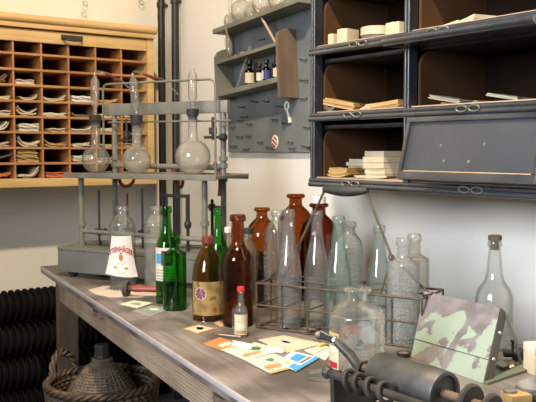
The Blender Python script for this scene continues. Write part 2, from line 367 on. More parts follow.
def bottle(name, label, kind, px, bottom, top, w, m, cat='bottle', t=.003, cap=None, capm=None, z=.78, pos=None, group=None, capr=.5, seg=36):
    p = pos if pos else base_at(px, bottom, w, z)
    d = depth(p); rad = w/2*d/FPX; h = zof(p.x, p.y, top)-p.z
    th = thing(name, label, cat, p, group=group)
    th['R'] = rad; th['H'] = h
    glassh = h - (cap if cap else 0)*h
    bm = BM(); lathe(bm, bottle_profile(kind, rad, glassh, t), seg); obj('glass_body', bm, m, th, ang=50)
    if cap:
        bm = BM(); rr = rad*capr; c = cap*h; z0 = glassh-c*.35
        lathe(bm, [(0,z0+c*.3),(rr*.6,z0+c*.3),(rr*.6,glassh+.0006),(rr,glassh+.0006),(rr*1.02,glassh+c*.4),(rr,glassh+c*.9),(rr*.85,h),(0,h)], 24); obj('stopper' if capm in ('cork','white_cap','rubber') else 'cap', bm, M[capm], th)
    return th, p, rad, h
# ------------------------------------------------------------------ room
XW, YB = 1.98, 3.75
def struct(name, bm, m): return tag(obj(name, bm, m, smooth=False), kind='structure')
b = BM(); box(b, -3.2, XW+.1, -2.2, YB+.1, -.1, 0); struct('floor', b, M['floor'])
b = BM(); box(b, -3.2, XW+.1, YB, YB+.1, 0, 3.7); struct('wall_back', b, M['wall'])
b = BM(); box(b, XW, XW+.1, -2.2, YB, 0, 3.7); struct('wall_right', b, M['wallr'])
# vertical black pipes in the corner
for i, (px, Y, lab) in enumerate(((162.3, 3.66, 'black vertical pipe in the room corner, the one nearer the pigeonhole cabinet'), (176, 3.52, 'black vertical pipe by the corner, the one farther from the pigeonhole cabinet'))):
    X = on_y(px, 150, Y).x
    t = thing('wall_pipe', lab, 'pipe', (X, Y, 0), group='black pipes in the corner')
    bm = BM(); cyl(bm, (0,0,0), (0,0,3.68), .0185, 20); obj('pipe_tube', bm, M['black'], t)
    for zz in (.35, 1.98, 2.6):
        bm = BM(); lathe(bm, [(.0186,zz),(.023,zz),(.023,zz+.025),(.0186,zz+.025)], 20, closed=True); box(bm, .015, XW-X, -.008, .008, zz+.006, zz+.019); obj('pipe_clip', bm, M['black'], t)
# wall hooks above the cabinet
for i, (px, py, lab) in enumerate(((83, 4, 'bent screw hook high on the plaster above the cabinet, upper of the pair'), (82, 15, 'thin wire loop hook just above the cabinet top edge'), (139, 3, 'bent screw hook on the plaster near the black pipes'))):
    p = on_y(px, py, YB)
    bm = BM(); tube(bm, spline([(p.x, YB+.004, p.z+.012), (p.x, YB-.02, p.z+.012), (p.x+.012, YB-.03, p.z+.002), (p.x+.004, YB-.032, p.z-.015), (p.x-.012, YB-.03, p.z-.008), (p.x-.012, YB-.028, p.z+.006)], 5), .0016, 8)
    tag(obj('wall_hook', bm, M['steel']), lab, 'hook', 'hooks in the plaster')
# ribbed black heating pipes stacked along the back wall
names = ['topmost of the four black ribbed pipes stacked along the back wall', 'second from the top of the four black ribbed pipes by the back wall', 'third from the top of the four black ribbed pipes by the back wall', 'lowest of the four black ribbed pipes stacked on the floor']
for i in range(4):
    zc = .0775 + .155*(3-i)
    prof = [(0, 0)]; x = 0; ln = 1.35
    prof.append((.055, 0))
    while x < ln:
        prof += [(.055, x+.010), (.0765, x+.013), (.0765, x+.021), (.055, x+.024)]; x += .032
    prof += [(.055, x), (0, x)]
    bm = BM(); lathe(bm, prof, 28, Matrix.Translation((.56, 3.64, zc)) @ Matrix.Rotation(R(90), 4, 'Y'))
    tag(obj('ribbed_pipe', bm, M['rib'], ang=25), names[i], 'pipe', 'black ribbed pipes against the back wall')
# ------------------------------------------------------------------ pigeonhole cabinet
YF = 3.45
colX = [.868, .994, 1.122, 1.246, 1.370, 1.499, 1.627, 1.757]
rowZ = [1.138 + .0678*k for k in range(9)]       # shelf tops, bottom row first
XL, XR = .80, 1.792
pc = thing('pigeonhole_cabinet', 'pale oak pigeonhole cabinet stuffed with papers hanging on the back wall', 'cabinet', (0, 0, 1.098))
pz = lambda z: z-1.098
for xa, xb in ((XR-.034, XR), (XL, XL+.045)):
    bm = BM(); box(bm, xa, xb, YF, YB-.001, pz(1.135), pz(1.785), .003); obj('side_panel', bm, M['oak'], pc)
bm = BM(); box(bm, XL-.01, XR+.006, YF-.012, YB-.001, 0, pz(1.136), .004); obj('base_rail', bm, M['oak'], pc)
bm = BM(); box(bm, XL-.02, XR+.003, YF-.016, YB-.001, pz(1.786), pz(1.808), .004)
tube(bm, [(XL-.03, YF-.012, pz(1.824)), (XR+.006, YF-.012, pz(1.824))], .0185, 16); box(bm, XL-.03, XR+.006, YF-.012, YB-.001, pz(1.808), pz(1.842), .004)
obj('cornice', bm, M['oak'], pc)
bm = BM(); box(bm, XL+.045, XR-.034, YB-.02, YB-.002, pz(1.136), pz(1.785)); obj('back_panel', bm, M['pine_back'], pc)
bm = BM(); box(bm, XL+.046, XR-.035, YF+.002, YF+.02, pz(1.728), pz(1.781), .003); fl = obj('roll_front', bm, M['oak'], pc)
hp = on_y(72, 39.5, YF)
bm = BM(); box(bm, hp.x-.05, hp.x+.05, YF-.004, YF+.003, pz(hp.z)-.004, pz(hp.z)+.018, .002)
tube(bm, spline([(hp.x-.04, YF, pz(hp.z)), (hp.x-.036, YF-.022, pz(hp.z)-.004), (hp.x, YF-.026, pz(hp.z)-.008), (hp.x+.036, YF-.022, pz(hp.z)-.004), (hp.x+.04, YF, pz(hp.z))], 5), .005, 8); obj('handle', bm, M['iron'], fl)
for k, z in enumerate(rowZ):
    if k == 0: continue
    bm = BM(); box(bm, XL+.046, XR-.035, YF+.006, YB-.021, pz(z)-.010, pz(z), .001); obj('shelf', bm, M['pine_in'], pc)
for X in colX[1:-1]:
    bm = BM(); box(bm, X-.004, X+.004, YF+.008, YB-.021, pz(1.1365), pz(1.727)); obj('divider', bm, M['pine_in'], pc)
COLN = ['leftmost', 'second', 'third', 'fourth', 'fifth', 'sixth']
ROWN = ['bottom', 'second lowest', 'third lowest', 'fourth lowest', 'middle', 'fourth highest', 'third highest', 'second highest', 'top']
def bundle_bm(w, dp, layers, curl, skew=0):
    """sheets lying in a pigeonhole, sagging or curling upward at the ends"""
    bm = BM(); z = .0006; rowas = random.choice((-.75, -.5, .55, .8))
    for li in range(layers):
        th = random.uniform(.0028, .0062); ww = w*random.uniform(.86, 1); off = random.uniform(-.5, .5)*(w-ww); dy = random.uniform(0, .012); n = 10
        cv = curl*random.uniform(.35, 1.05); asym = rowas+random.uniform(-.25, .25)
        g = []
        for i in range(n+1):
            u = -1+2*i/n; x = off+u*ww/2; zz = z + cv*(abs(u)**2.4)*(1+asym*u) + skew*(u+1)*.5
            wob = .0016*math.sin(u*5+li*1.7); zz = min(max(zz+wob, .0004), .044+.0012*li); g.append([bm.verts.new(v) for v in ((x, dy, zz), (x, dp, zz), (x, dp, zz+th), (x, dy, zz+th))])
        for a, b_ in zip(g, g[1:]):
            for k in range(4): bm.faces.new((a[k], b_[k], b_[(k+1) % 4], a[(k+1) % 4]))
        bm.faces.new(g[0]); bm.faces.new(g[-1][::-1]); z += th + random.uniform(.0003, .0012)
    return bm
# (column, row from the bottom): (description, material, layers, curl, skew, width)
cells = {
 (0,6):('crumpled brown paper wad','brownpaper',4,.018,0,.8), (0,5):('flat cream paper stack','cream',3,.002,0,.9), (0,4):('flat white paper stack','paper',4,.001,0,.95),
 (0,3):('curled white paper pile','paper',3,.03,0,.8), (0,2):('curled cream letters','cream',3,.026,0,.85), (0,1):('slanted grey papers','greypaper',2,.004,.03,.85), (0,0):('orange-red folder bundle','redpaper',3,.002,.008,.8),
 (1,6):('thick white paper roll stack','paper',4,.001,0,.78), (1,5):('curled brown-edged papers','cream',2,.012,0,.72), (1,4):('boat-shaped curled papers','cream',3,.022,0,.8), (1,3):('thick white paper pile','paper',7,.001,0,.8),
 (1,2):('steeply curled paper sheaf','cream',3,.030,0,.85), (1,1):('full yellow-brown folder pile','kraft',10,.0,0,.85), (1,0):('deeply curled white papers','paper',3,.03,0,.82),
 (2,5):('curled thin card','cream',2,.014,0,.9), (2,4):('long flat white paper stack','paper',3,.001,0,.97), (2,3):('low cream paper stack','cream',3,.001,0,.7), (2,2):('mixed orange and cream sheaf','kraft',3,.012,0,.9), (2,0):('orange-red folder stack','redpaper',4,.001,0,.85),
 (3,5):('bright white thick paper stack','white',5,.001,0,.85), (3,4):('dark curled folder','greypaper',2,.012,0,.9), (3,3):('thin white curled sheets','paper',2,.010,0,.9), (3,2):('slanting white sheets','paper',3,.001,.006,.7), (3,1):('thick white sheet stack','paper',5,.001,.003,.85), (3,0):('low cream paper pile','cream',2,.001,0,.6),
 (4,5):('curled brown card','kraft',2,.014,0,.9), (4,4):('flat white sheet stack','paper',3,.001,0,.8), (4,3):('white paper stack','paper',4,.001,0,.6), (4,2):('thin cream sheet pile','cream',2,.006,0,.8), (4,1):('low white sheet pile','paper',3,.001,0,.8),
 (5,4):('slanted cream card','cream',2,.003,.02,.7), (5,2):('thin brown paper pile','kraft',3,.001,0,.7),
}
for (c, r), (desc, m, layers, curl, skew, wf) in cells.items():
    x0, x1 = colX[c+1]+.005, colX[c+2]-.005; w = (x1-x0)*wf
    if c == 5: x1 -= .004
    bm = bundle_bm(w, .22, layers, curl, skew)
    o = tag(obj('paper_bundle', bm, M[m], ang=30), '%s in the pigeonhole of the %s row, %s visible column' % (desc, ROWN[r], COLN[c]), 'papers', 'papers in the pigeonholes')
    o.location = ((x0+x1)/2+random.uniform(-.3, .3)*(x1-x0-w), YF+.014, rowZ[r])
# ------------------------------------------------------------------ table (own frame: +Y along the edge away from camera)
TL = on_z(40.5, 266); T2 = on_z(181, 357.5)
ty = Vector((TL.x-T2.x, TL.y-T2.y, 0)).normalized(); tx = Vector((ty.y, -ty.x, 0))
trz = math.atan2(-ty.x, ty.y)
table = thing('work_table', 'long weathered wooden work table with fluted front and dark legs', 'table', (TL.x, TL.y, 0), trz)
TLEN, TDEP = 3.3, .80
bm = BM(); box(bm, 0, TDEP, -TLEN, 0, .752, .78, .005); obj('tabletop', bm, M['tabletop'], table)
bm = BM(); box(bm, -.0025, .0035, -TLEN, 0, .768, .7806, .002); obj('pale_edge_strip', bm, M['edge'], table)  # thin pale lilac-grey strip, fairly glossy, along the front edge
# apron with fluted face
bm = BM(); box(bm, .035, .055, -TLEN+.06, -.20, .662, .7515)
for k in range(9):
    z = .668+.009*k
    tube(bm, [(.0345, -TLEN+.06, z+.004), (.0345, -.20, z+.004)], .0042, 6)
obj('front_apron', bm, M['apron'], table)
bm = BM(); box(bm, .06, TDEP-.06, -.055, -.035, .662, .7515, .002); obj('end_apron', bm, M['apron'], table)
for (x, y) in ((.0555, -.095), (TDEP-.13, -.095), (.056, -TLEN+.06), (TDEP-.13, -TLEN+.06)):
    bm = BM(); box(bm, x, x+.075, y, y+.075, 0, .7515, .004); obj('leg', bm, M['leg'], table)
for px, py in ((98, 308), (222, 390)):
    # pull sits under the lip of the top
    q = None
    best = 1e9
    for k in range(200):
        y = -.15-k*.015; wv = table.matrix_basis @ Vector((.02, y, .735)); e = abs(proj(wv)[0]-px)
        if e < best: best = e; q = y
    bm = BM(); prism(bm, [(.032, -.045), (.012, -.03), (.006, 0), (.012, .03), (.032, .045)], .722, .740, Matrix.Translation((0, q, 0))); obj('drawer_pull', bm, M['leg'], table, smooth=False)
# ------------------------------------------------------------------ wicker basket with demijohn
bp = Vector((1.132, 2.59, 0))
bk = thing('wicker_basket', 'round brown wicker basket with two twisted handles on the floor under the table', 'basket', bp)
bm = BM(); HB = .445
def brad(z): return .145+.045*(z/HB)
nst = 44
for k in range(30):       # woven horizontal rods weaving in and out
    z = .02+k*(HB-.04)/29; pts = []
    for a in range(nst*2):
        ph = 2*math.pi*a/(nst*2); rr = brad(z)+.004*math.cos(math.pi*(a/1+k))
        pts.append((rr*math.cos(ph), rr*math.sin(ph), z))
    tube(bm, pts, .0085, 5, True)
lathe(bm, [(0,.004),(.15,.004),(.15,.02),(0,.02)], 32)
obj('woven_body', bm, M['wicker'], bk)
bm = BM()
for s in (0, 1, 2):
    pts = []
    for a in range(180):
        ph = 2*math.pi*a/180; tw = ph*14+s*2.094
        rr = brad(HB)+.0075*math.cos(tw); pts.append((rr*math.cos(ph), rr*math.sin(ph), HB+.004+.0075*math.sin(tw)))
    tube(bm, pts, .0068, 6, True)
obj('braided_rim', bm, M['wicker'], bk)
va = math.atan2(Rt.y, Rt.x)
for sgn in (-1, 1):
    bm = BM(); ca = va+.45 if sgn > 0 else va+math.pi-.6
    cx, cy = brad(HB)*math.cos(ca), brad(HB)*math.sin(ca); tx_, ty_ = -math.sin(ca), math.cos(ca)
    for s in (0, 1, 2):
        pts = []
        for a in range(40):
            u = a/39; ph = math.pi*u; tw = u*16+s*2.094
            rr = .058+.007*math.cos(tw); o_ = .008*math.sin(tw)
            pts.append((cx+tx_*rr*math.cos(ph)+math.cos(ca)*(o_+.02*math.sin(ph)), cy+ty_*rr*math.cos(ph)+math.sin(ca)*(o_+.02*math.sin(ph)), HB-.01+1.5*rr*math.sin(ph)))
        tube(bm, pts, .0062, 6)
    obj('handle', bm, M['wicker'], bk)
dj = thing('demijohn', 'wicker-covered demijohn with a black cap sitting inside the basket', 'demijohn', bp+Vector((0, 0, .0205)))
prof = [(.0,.0),(.11,.0),(.13,.03),(.132,.30),(.129,.345),(.116,.395),(.090,.435),(.057,.475),(.034,.495),(.030,.51),(.030,.525),(0,.545)]
pr = [(v.x, v.y) for v in spline([Vector((a, b_, 0)) for a, b_ in prof[2:10]], 5)]
bm = BM(); lathe(bm, [(0,0),(.11,0)]+pr+[(0,.53)], 32); cov = obj('wicker_cover', bm, M['wicker2'], dj)
bm = BM()
for k in range(34):
    a = 2*math.pi*k/34; tube(bm, [((r+.001)*math.cos(a), (r+.001)*math.sin(a), z) for r, z in pr if z > .2], .0032, 5)
for k in range(0, len(pr)):
    r, z = pr[k]
    if z > .2:
        tube(bm, [((r+.002+.0015*math.cos(17*2*math.pi*a/68+k*math.pi))*math.cos(2*math.pi*a/68), (r+.002+.0015*math.cos(17*2*math.pi*a/68+k*math.pi))*math.sin(2*math.pi*a/68), z) for a in range(68)], .0035, 5, True)
obj('wicker_ribs', bm, M['wicker2'], cov)
bm = BM(); lathe(bm, [(0,.50),(.0285,.50),(.0285,.518),(.026,.523),(.026,.555),(.023,.56),(0,.56)], 10); obj('cap', bm, M['rubber'], dj, ang=20)
# ------------------------------------------------------------------ laboratory stand
TA = R(-62)                                      # long axis relative to the view direction
vd = Vector((Fw.x, Fw.y, 0)).normalized()
ea = -(vd*math.cos(TA) + Rt*math.sin(TA))         # along the front, to the right in view
ean = Vector((-ea.y, ea.x, 0))                    # to the back
A0 = on_z(58, 276.5)                              # left front corner on the table
arz = math.atan2(ea.y, ea.x)
ap = thing('laboratory_stand', 'grey distillation stand with box base on castors, posts, tray and thin rails', 'laboratory stand', A0, arz)
AI = Matrix.Translation(A0) @ Matrix.Rotation(arz, 4, 'Z'); AIv = AI.inverted()
def ax_of(px, v):   # local x on the line y=v whose projection falls on column px
    lo, hi = -.3, 1.2
    for _ in range(40):
        mid = (lo+hi)/2
        if proj(AI @ Vector((mid, v, .4)))[0] < px: lo = mid
        else: hi = mid
    return lo
def az(x, v, py):
    w = AI @ Vector((x, v, 0)); return zof(w.x, w.y, py)-.78
AL = ax_of(233, .0); AD = .24
zt = az(0, 0, 246); zb = az(0, 0, 271)
bm = BM(); box(bm, 0, AL, 0, AD, zb, zt, .004); bx_ = obj('box_base', bm, M['greytop'], ap)
bm = BM(); box(bm, .0, AL, -.0025, .0005, zt-.012, zt-.003); 
for xx in (.02, .13, .3, .45, AL-.03): lathe(bm, [(0,.004),(.004,.003),(.005,0)], 10, Matrix.Translation((xx, -.0025, zt-.0075)) @ Matrix.Rotation(R(90), 4, 'X'))
obj('seam_strip', bm, M['greyenamel'], bx_)
for (x, y) in ((.045, .035), (AL-.045, .035), (.045, AD-.035), (AL-.045, AD-.035)):
    bm = BM(); cyl(bm, (x, y-.010, .0165), (x, y+.010, .0165), .0165, 20); box(bm, x-.012, x+.012, y-.013, y+.013, .026, zb+.001, .001); obj('castor', bm, M['rubber'], ap)
sz = az(.2, .02, 173)                            # tray top
Pf = [(ax_of(81, .06), .06), (ax_of(204.5, .06), .06)]; Pb = [(ax_of(115, .19), .19), (ax_of(223.5, .19), .19)]
zbar = az(Pb[0][0], .19, 104)
for i, (x, y) in enumerate(Pf):
    bm = BM(); cyl(bm, (x, y, zt-.002), (x, y, sz-.012), .0105, 16)
    for zz in (zt, az(x, y, 226)): lathe(bm, [(.0106,zz),(.015,zz),(.015,zz+.018),(.0106,zz+.018)], 16, Matrix.Translation((x, y, 0)), True)
    obj('post', bm, M['greyenamel'], ap)
for i, (x, y) in enumerate(Pb):
    bm = BM(); cyl(bm, (x, y, zt-.002), (x, y, zbar-.004), .0105, 16)
    for zz in (zt, sz-.03, sz+.045, sz+.02): lathe(bm, [(.0106,zz),(.0155,zz),(.0155,zz+.016),(.0106,zz+.016)], 16, Matrix.Translation((x, y, 0)), True)
    obj('post', bm, M['greyenamel'], ap)
xl, xr = ax_of(64, .01), ax_of(216, .01)
bm = BM(); box(bm, xl, xr, .01, .235, sz-.014, sz-.004, .002); box(bm, xl, xr, .008, .014, sz-.020, sz, .001); box(bm, xl, xr, .229, .235, sz-.020, sz, .001)
obj('tray', bm, M['tray'], ap)
zr = az(.1, .08, 231)
bm = BM(); x0, x1 = Pf[0][0], Pf[1][0]
cyl(bm, (x0, .06, zr), (x1, .06, zr-.004), .0085, 12); cyl(bm, (x0, .075, zt+.012), (x1, .19, zt+.01), .006, 10); obj('lower_rail', bm, M['greyenamel'], ap)
bm = BM(); xb0, xb1 = ax_of(107, .19), ax_of(229, .19); box(bm, xb0, xb1, .178, .202, zbar-.045, zbar, .003); obj('cross_bar', bm, M['steel'], ap)
# thin wire loop rail
lv = .15; lx0, lx1 = ax_of(104, lv), ax_of(215.5, lv); lz = az(lx0, lv, 84.5)
bm = BM(); tube(bm, [(lx0, lv, sz-.004)]+[(lx0, lv, lz-.02)]+[(lx0+.006, lv, lz-.006), (lx0+.02, lv, lz), (lx1-.02, lv, lz), (lx1-.006, lv, lz-.006), (lx1, lv, lz-.02), (lx1, lv, sz-.004)], .0042, 8); obj('wire_rail', bm, M['greyenamel'], ap)
l2 = az(lx0, .165, 122.5); bm = BM(); tube(bm, [(ax_of(109, .165), .165, l2), (ax_of(231, .165), .165, l2-.002)], .0035, 8); obj('thin_rail', bm, M['greyenamel'], ap)
bm = BM(); zz = az(.3, .17, 166); cyl(bm, (Pb[0][0], .19, zz), (Pb[1][0], .19, zz-.003), .010, 12); obj('water_pipe', bm, M['greyenamel'], ap)
# clamps on the upper rails
for (px, y0, y1, v) in ((127, 122, 143, .165), (213, 120, 140, .165)):
    x = ax_of(px, v); za, zb2 = az(x, v, y1), az(x, v, y0)
    bm = BM(); cyl(bm, (x, v, za), (x, v, zb2+.01), .005, 10); box(bm, x-.011, x+.011, v-.01, v+.012, za+.02, za+.045, .002); cyl(bm, (x-.035, v, za+.01), (x+.035, v, za+.01), .0055, 10); cyl(bm, (x+.033, v-.001, za+.01), (x+.055, v-.001, za+.01), .013, 12); obj('clamp', bm, M['iron'], ap)
# taps / burners on the lower rail
for (px, ytop, v) in ((98.5, 190, .075), (142, 188, .10), (127, 193, .15)):
    x = ax_of(px, v); z1 = az(x, v, ytop); zl = zt+.0
    bm = BM(); cyl(bm, (x, v, zl), (x, v, z1), .0042, 10); cyl(bm, (x, v, zr-.014), (x, v, zr+.014), .009, 12); cyl(bm, (x-.02, v, zr+.006), (x+.024, v, zr+.006), .0045, 8); lathe(bm, [(0,0),(.009,0),(.009,.008),(0,.008)], 12, Matrix.Translation((x+.024, v, zr+.006)) @ Matrix.Rotation(R(90), 4, 'Y')); obj('burner_rod', bm, M['iron'], ap)
# angled bracket carrying a tap
v = .11; xA, xB = ax_of(165, v), ax_of(188, v); zz = az(xA, v, 196)
bm = BM(); box(bm, xA, xB+.004, v-.006, v+.006, zz-.004, zz+.008, .001); box(bm, xB-.008, xB+.004, v-.005, v+.005, zz-.10, zz-.004, .001); cyl(bm, (xB-.002, v, zt), (xB-.002, v, zz-.075), .006, 10)
lathe(bm, [(0,-.014),(.010,-.014),(.013,-.004),(.013,.006),(.008,.014),(0,.014)], 14, Matrix.Translation((xB-.002, v, zz-.10))); cyl(bm, (xA+.006, v, zt), (xA+.006, v, zz), .0045, 8); cyl(bm, (xA-.02, v, zz+.002), (xA, v, zz+.002), .006, 8)
obj('bracket_tap', bm, M['iron'], ap)
v = .12; x = ax_of(212, v); zz = az(x, v, 205)
bm = BM(); cyl(bm, (x, v, zt), (x, v, zz+.02), .0055, 10); box(bm, x-.02, x+.05, v-.008, v+.008, zz-.012, zz-.002, .001); box(bm, x-.008, x+.008, v-.01, v+.01, zz-.02, zz+.004, .001); obj('bracket_tap', bm, M['iron'], ap)
# ------------------------------------------------------------------ flasks on the tray
def flask(px, cy, rpx, necktop, stopb, tubetop, label, m, v=.12, tilt=0, tip=True, tubem='labclear', neckw=4.6):
    x = ax_of(px, v); w0 = AI @ Vector((x, v, sz-.004)); d = depth(w0); rb = rpx*d/FPX
    t = thing('round_flask', label, 'flask', w0)
    zc = rb*.985; zn = zof(w0.x, w0.y, necktop)-w0.z; rn = neckw*d/FPX
    a0 = math.asin(rn*1.25/rb); outer = [(rb*math.sin(a), zc-rb*math.cos(a)) for a in [R(12)+k*(math.pi-a0-R(12))/22 for k in range(23)]]
    outer += [(rn*1.05, zc+rb+.004), (rn, zc+rb+.012), (rn, zn-.004), (rn*1.15, zn)]
    th_ = .0016; prof = [(0, outer[0][1])]+outer+[(max(r-th_, .001), z) for r, z in reversed(outer) if z > outer[0][1]+th_]+[(0, outer[0][1]+th_)]
    bm = BM(); lathe(bm, prof, 40); obj('flask_body', bm, M[m], t, ang=60)
    zs = zof(w0.x, w0.y, stopb)-w0.z
    bm = BM(); lathe(bm, [(0,zn-.016),(rn*.9-th_,zn-.016),(rn*1.12-th_*.6,zn+.0005),(rn*1.3,zn+.001),(rn*1.35,zs+.002),(rn*1.2,zs+.004),(0,zs+.004)], 20); obj('rubber_stopper', bm, M['rubber'], t)
    ztp = zof(w0.x, w0.y, tubetop)-w0.z; h = ztp-zs; rt = rn*.95
    prof = [(rt*.45, 0), (rt*.45, h*.18), (rt*.6, h*.21), (rt, h*.27), (rt, h*.82), (rt*.7, h*.88), (rt*.42, h*.92), (rt*.42, h)]
    bm = BM(); lathe(bm, prof+[(r-.0012, z) for r, z in reversed(prof)], 24, Matrix.Translation((0,0,zs+.001)) @ Matrix.Rotation(tilt, 4, Vector((vd.x, vd.y, 0))), True)
    cond = obj('still_head', bm, M[tubem], t, ang=60)
    top = Matrix.Rotation(tilt, 4, Vector((vd.x, vd.y, 0))) @ Vector((0, 0, h)) + Vector((0, 0, zs))
    return t, w0+top
f1, tip1 = flask(96, 159, 13.8, 121, 116, 74, 'small round glass flask with bent still head, leftmost on the tray', 'labclear')
f2, tip2 = flask(137, 158, 14.3, 124, 116, 74, 'dusty round flask with leaning still head, middle one on the tray', 'labdusty', tilt=R(-4.5))
f3, tip3 = flask(193, 155, 17.8, 116, 110, 68, 'largest round glass flask with straight upright tube, rightmost on the tray', 'labdusty')
def hose(name, pts, r, m, label, cat='hose', group=None, seg=10):
    bm = BM(); tube(bm, spline(pts, 6), r, seg); return tag(obj(name, bm, m), label, cat, group)
D1 = depth(tip1)
# glass elbows on the still heads and the red tubes leading to the rail
for tp, fl_, ex, ey, lab in ((tip1, f1, 122, 82, 'red rubber tube from the leftmost flask head sloping down to the rail'), (tip2, f2, 162, 80, 'red rubber tube from the middle flask head sloping down towards the pipes')):
    px_, py_ = proj(tp); e0 = tp+Vector((0,0,-.006)); pts = [e0-fl_.location, tp+Vector((0,0,.004))-fl_.location, at_d(px_+4, py_-2.5, depth(tp))-fl_.location, at_d(px_+11, py_-.5, depth(tp))-fl_.location]
    bm = BM(); tube(bm, spline(pts, 5), .0045, 10); obj('glass_elbow', bm, M['labclear'], fl_)
    de = depth(tp)
    hose('rubber_hose', [at_d(px_+10.5, py_-.7, de), at_d(px_+18, py_+2.5, de+.02), at_d((px_+ex)/2+6, (py_+ey)/2+1, de+.05), at_d(ex, ey, de+.10), at_d(ex+3, ey+2.5, de+.12)], .0062, M['red_rubber'], lab, group='red hoses on the stand')
    bm = BM(); tube(bm, [at_d(ex+2, ey+1.5, de+.118)-fl_.location, at_d(ex+16, ey+14, de+.17)-fl_.location], .004, 8); obj('glass_tube', bm, M['labdusty'], fl_)
for (pts, lab) in (([(121,171),(119.5,180),(123,185.5),(128,186),(133,182),(134,175),(133,171)], 'red rubber hose loop hanging under the tray, the leftmost loop'), ([(172,164),(174,176),(178,186),(182,186),(183,177),(181,171)], 'red rubber hose loop hanging below the tray under the largest flask'), ([(213,164),(217,166),(219.5,177),(220,187),(219,196)], 'red rubber hose hanging free at the right end of the tray')):
    dd = depth(AI @ Vector((ax_of(pts[0][0], .245), .245, sz)))
    if 'free' in lab: dd = depth(AI @ Vector((ax_of(215, .02), .245, sz)))
    hose('rubber_hose', [at_d(x, y, dd) for x, y in pts], .0068, M['red_rubber'], lab, group='red hoses on the stand')
# ------------------------------------------------------------------ blue-grey backboard and wall shelf
bm = BM(); y0, y1 = on_x(311, 150, XW-.02).y-.25, on_x(228, 150, XW-.02).y
zb0 = on_x(270, 152, XW-.02).z
bm = BM(); nb = 4
for k in range(nb):
    ya, yb_ = y0+(y1-y0)*k/nb, y0+(y1-y0)*(k+1)/nb
    box(bm, XW-.020, XW-.0008, ya+.0006, yb_-.0006, zb0, 1.86, .0012)
bb = tag(obj('tool_board', bm, M['bluewood'], smooth=False), 'blue-grey painted tool board with nail hooks on the wall behind the shelf', 'board')
for (px, py, dx, dy) in ((239,107,6,0),(251,101,7,1),(263,101,6,1),(276,106,7,1),(240,117,8,-1),(237,120,6,0),(247,124,5,0),(272,119,6,1),(282,123,8,1),(236,136,7,1),(230,127,5,0),(246,136,5,0),(266,147,8,0),(289,148,6,1),(304,127,6,1),(302,146,8,1),(258,142,5,0),(300,99,7,-1),(230,146,7,0),(243,149,6,0),(300,80,8,0),(300,59,7,1),(259,40,6,-2),(273,36,5,-1),(307,148,5,0),(288,142,5,1)):
    p = on_x(px, py, XW-.021); q = on_x(px+dx, py+dy*.6, XW-.024)
    bm = BM(); tube(bm, [(XW-.015, p.y, p.z), (XW-.0245, p.y, p.z), (XW-.0265, q.y, q.z-.003), (XW-.026, q.y, q.z+.004)], .0017, 6); obj('nail_hook', bm, M['black'], bb)
# shelf unit, slightly crooked on the wall
XS = 1.868
s0 = on_x(217, 97, XS); s1 = on_x(279, 81.5, XS); tilt = math.atan2(s1.z-s0.z, s0.y-s1.y); SL = math.hypot(s0.y-s1.y, s1.z-s0.z)
# local: x = towards the viewer end along the wall (-Y), y = out of the wall (-X), z = up
su = thing('wall_shelf', 'crooked greenish-grey wooden wall shelf with a brown right side board', 'shelf', (XW-.0206, s0.y, s0.z))
SM = Matrix.Translation(su.location) @ Matrix(((0,-1,0,0),(-1,0,0,0),(0,0,1,0),(0,0,0,1)))
su.matrix_world = Matrix.Translation(su.location) @ Matrix.Rotation(tilt, 4, 'X').inverted() @ Matrix.Rotation(R(-90), 4, 'Z')
SMW = su.matrix_world.copy(); SDp = XW-.0206-XS
# after this rotation local +X points to -Y, local -Y points to -X (out of the wall)
def sloc(px, py, out):            # local point on the plane at distance `out` from the board
    w = on_x(px, py, XW-.0206-out); return SMW.inverted() @ w
zmid = sloc(218, 63, SDp).z; ztop = sloc(216, 33, SDp).z; zbot = 0
def sb(name, x0, x1, yo0, yo1, z0, z1, m, bev=.0015): 
    bm = BM(); box(bm, x0, x1, -yo1, -yo0, z0, z1, bev); return obj(name, bm, m, su)
sb('shelf_board', .006, SL-.012, 0, SDp, zbot, zbot+.020, M['shelfwood'])
sb('shelf_board', .006, SL-.012, 0, SDp, zmid-.004, zmid+.010, M['shelfwood'])
sb('top_board', .006, SL+.16, 0, SDp+.012, ztop-.004, ztop+.016, M['shelfwood'])
bm = BM(); prism(bm, [(0,-.012),(SDp,-.012),(SDp,zmid+.03),(SDp*.8,zmid+.055),(SDp*.5,zmid+.066),(0,zmid+.07)], -.012, .006, Matrix(((0,0,1,0),(-1,0,0,0),(0,1,0,0),(0,0,0,1)))); obj('left_side_board', bm, M['shelfwood'], su, smooth=False)
zs0, zs1 = sloc(285, 97, SDp*.8).z, sloc(287, 26, SDp*.8).z
bm = BM(); prism(bm, [(0,zs0),(SDp,zs0),(SDp,zs1-.03),(SDp*.88,zs1-.012),(SDp*.6,zs1),(0,zs1)], SL-.012, SL+.006, Matrix(((0,0,1,0),(-1,0,0,0),(0,1,0,0),(0,0,0,1)))); obj('right_side_board', bm, M['brownside'], su, smooth=False)
sb('back_stile', -.004, .02, .001, .03, zmid, ztop-.004, M['shelfwood'])
su_inv = SMW.inverted()
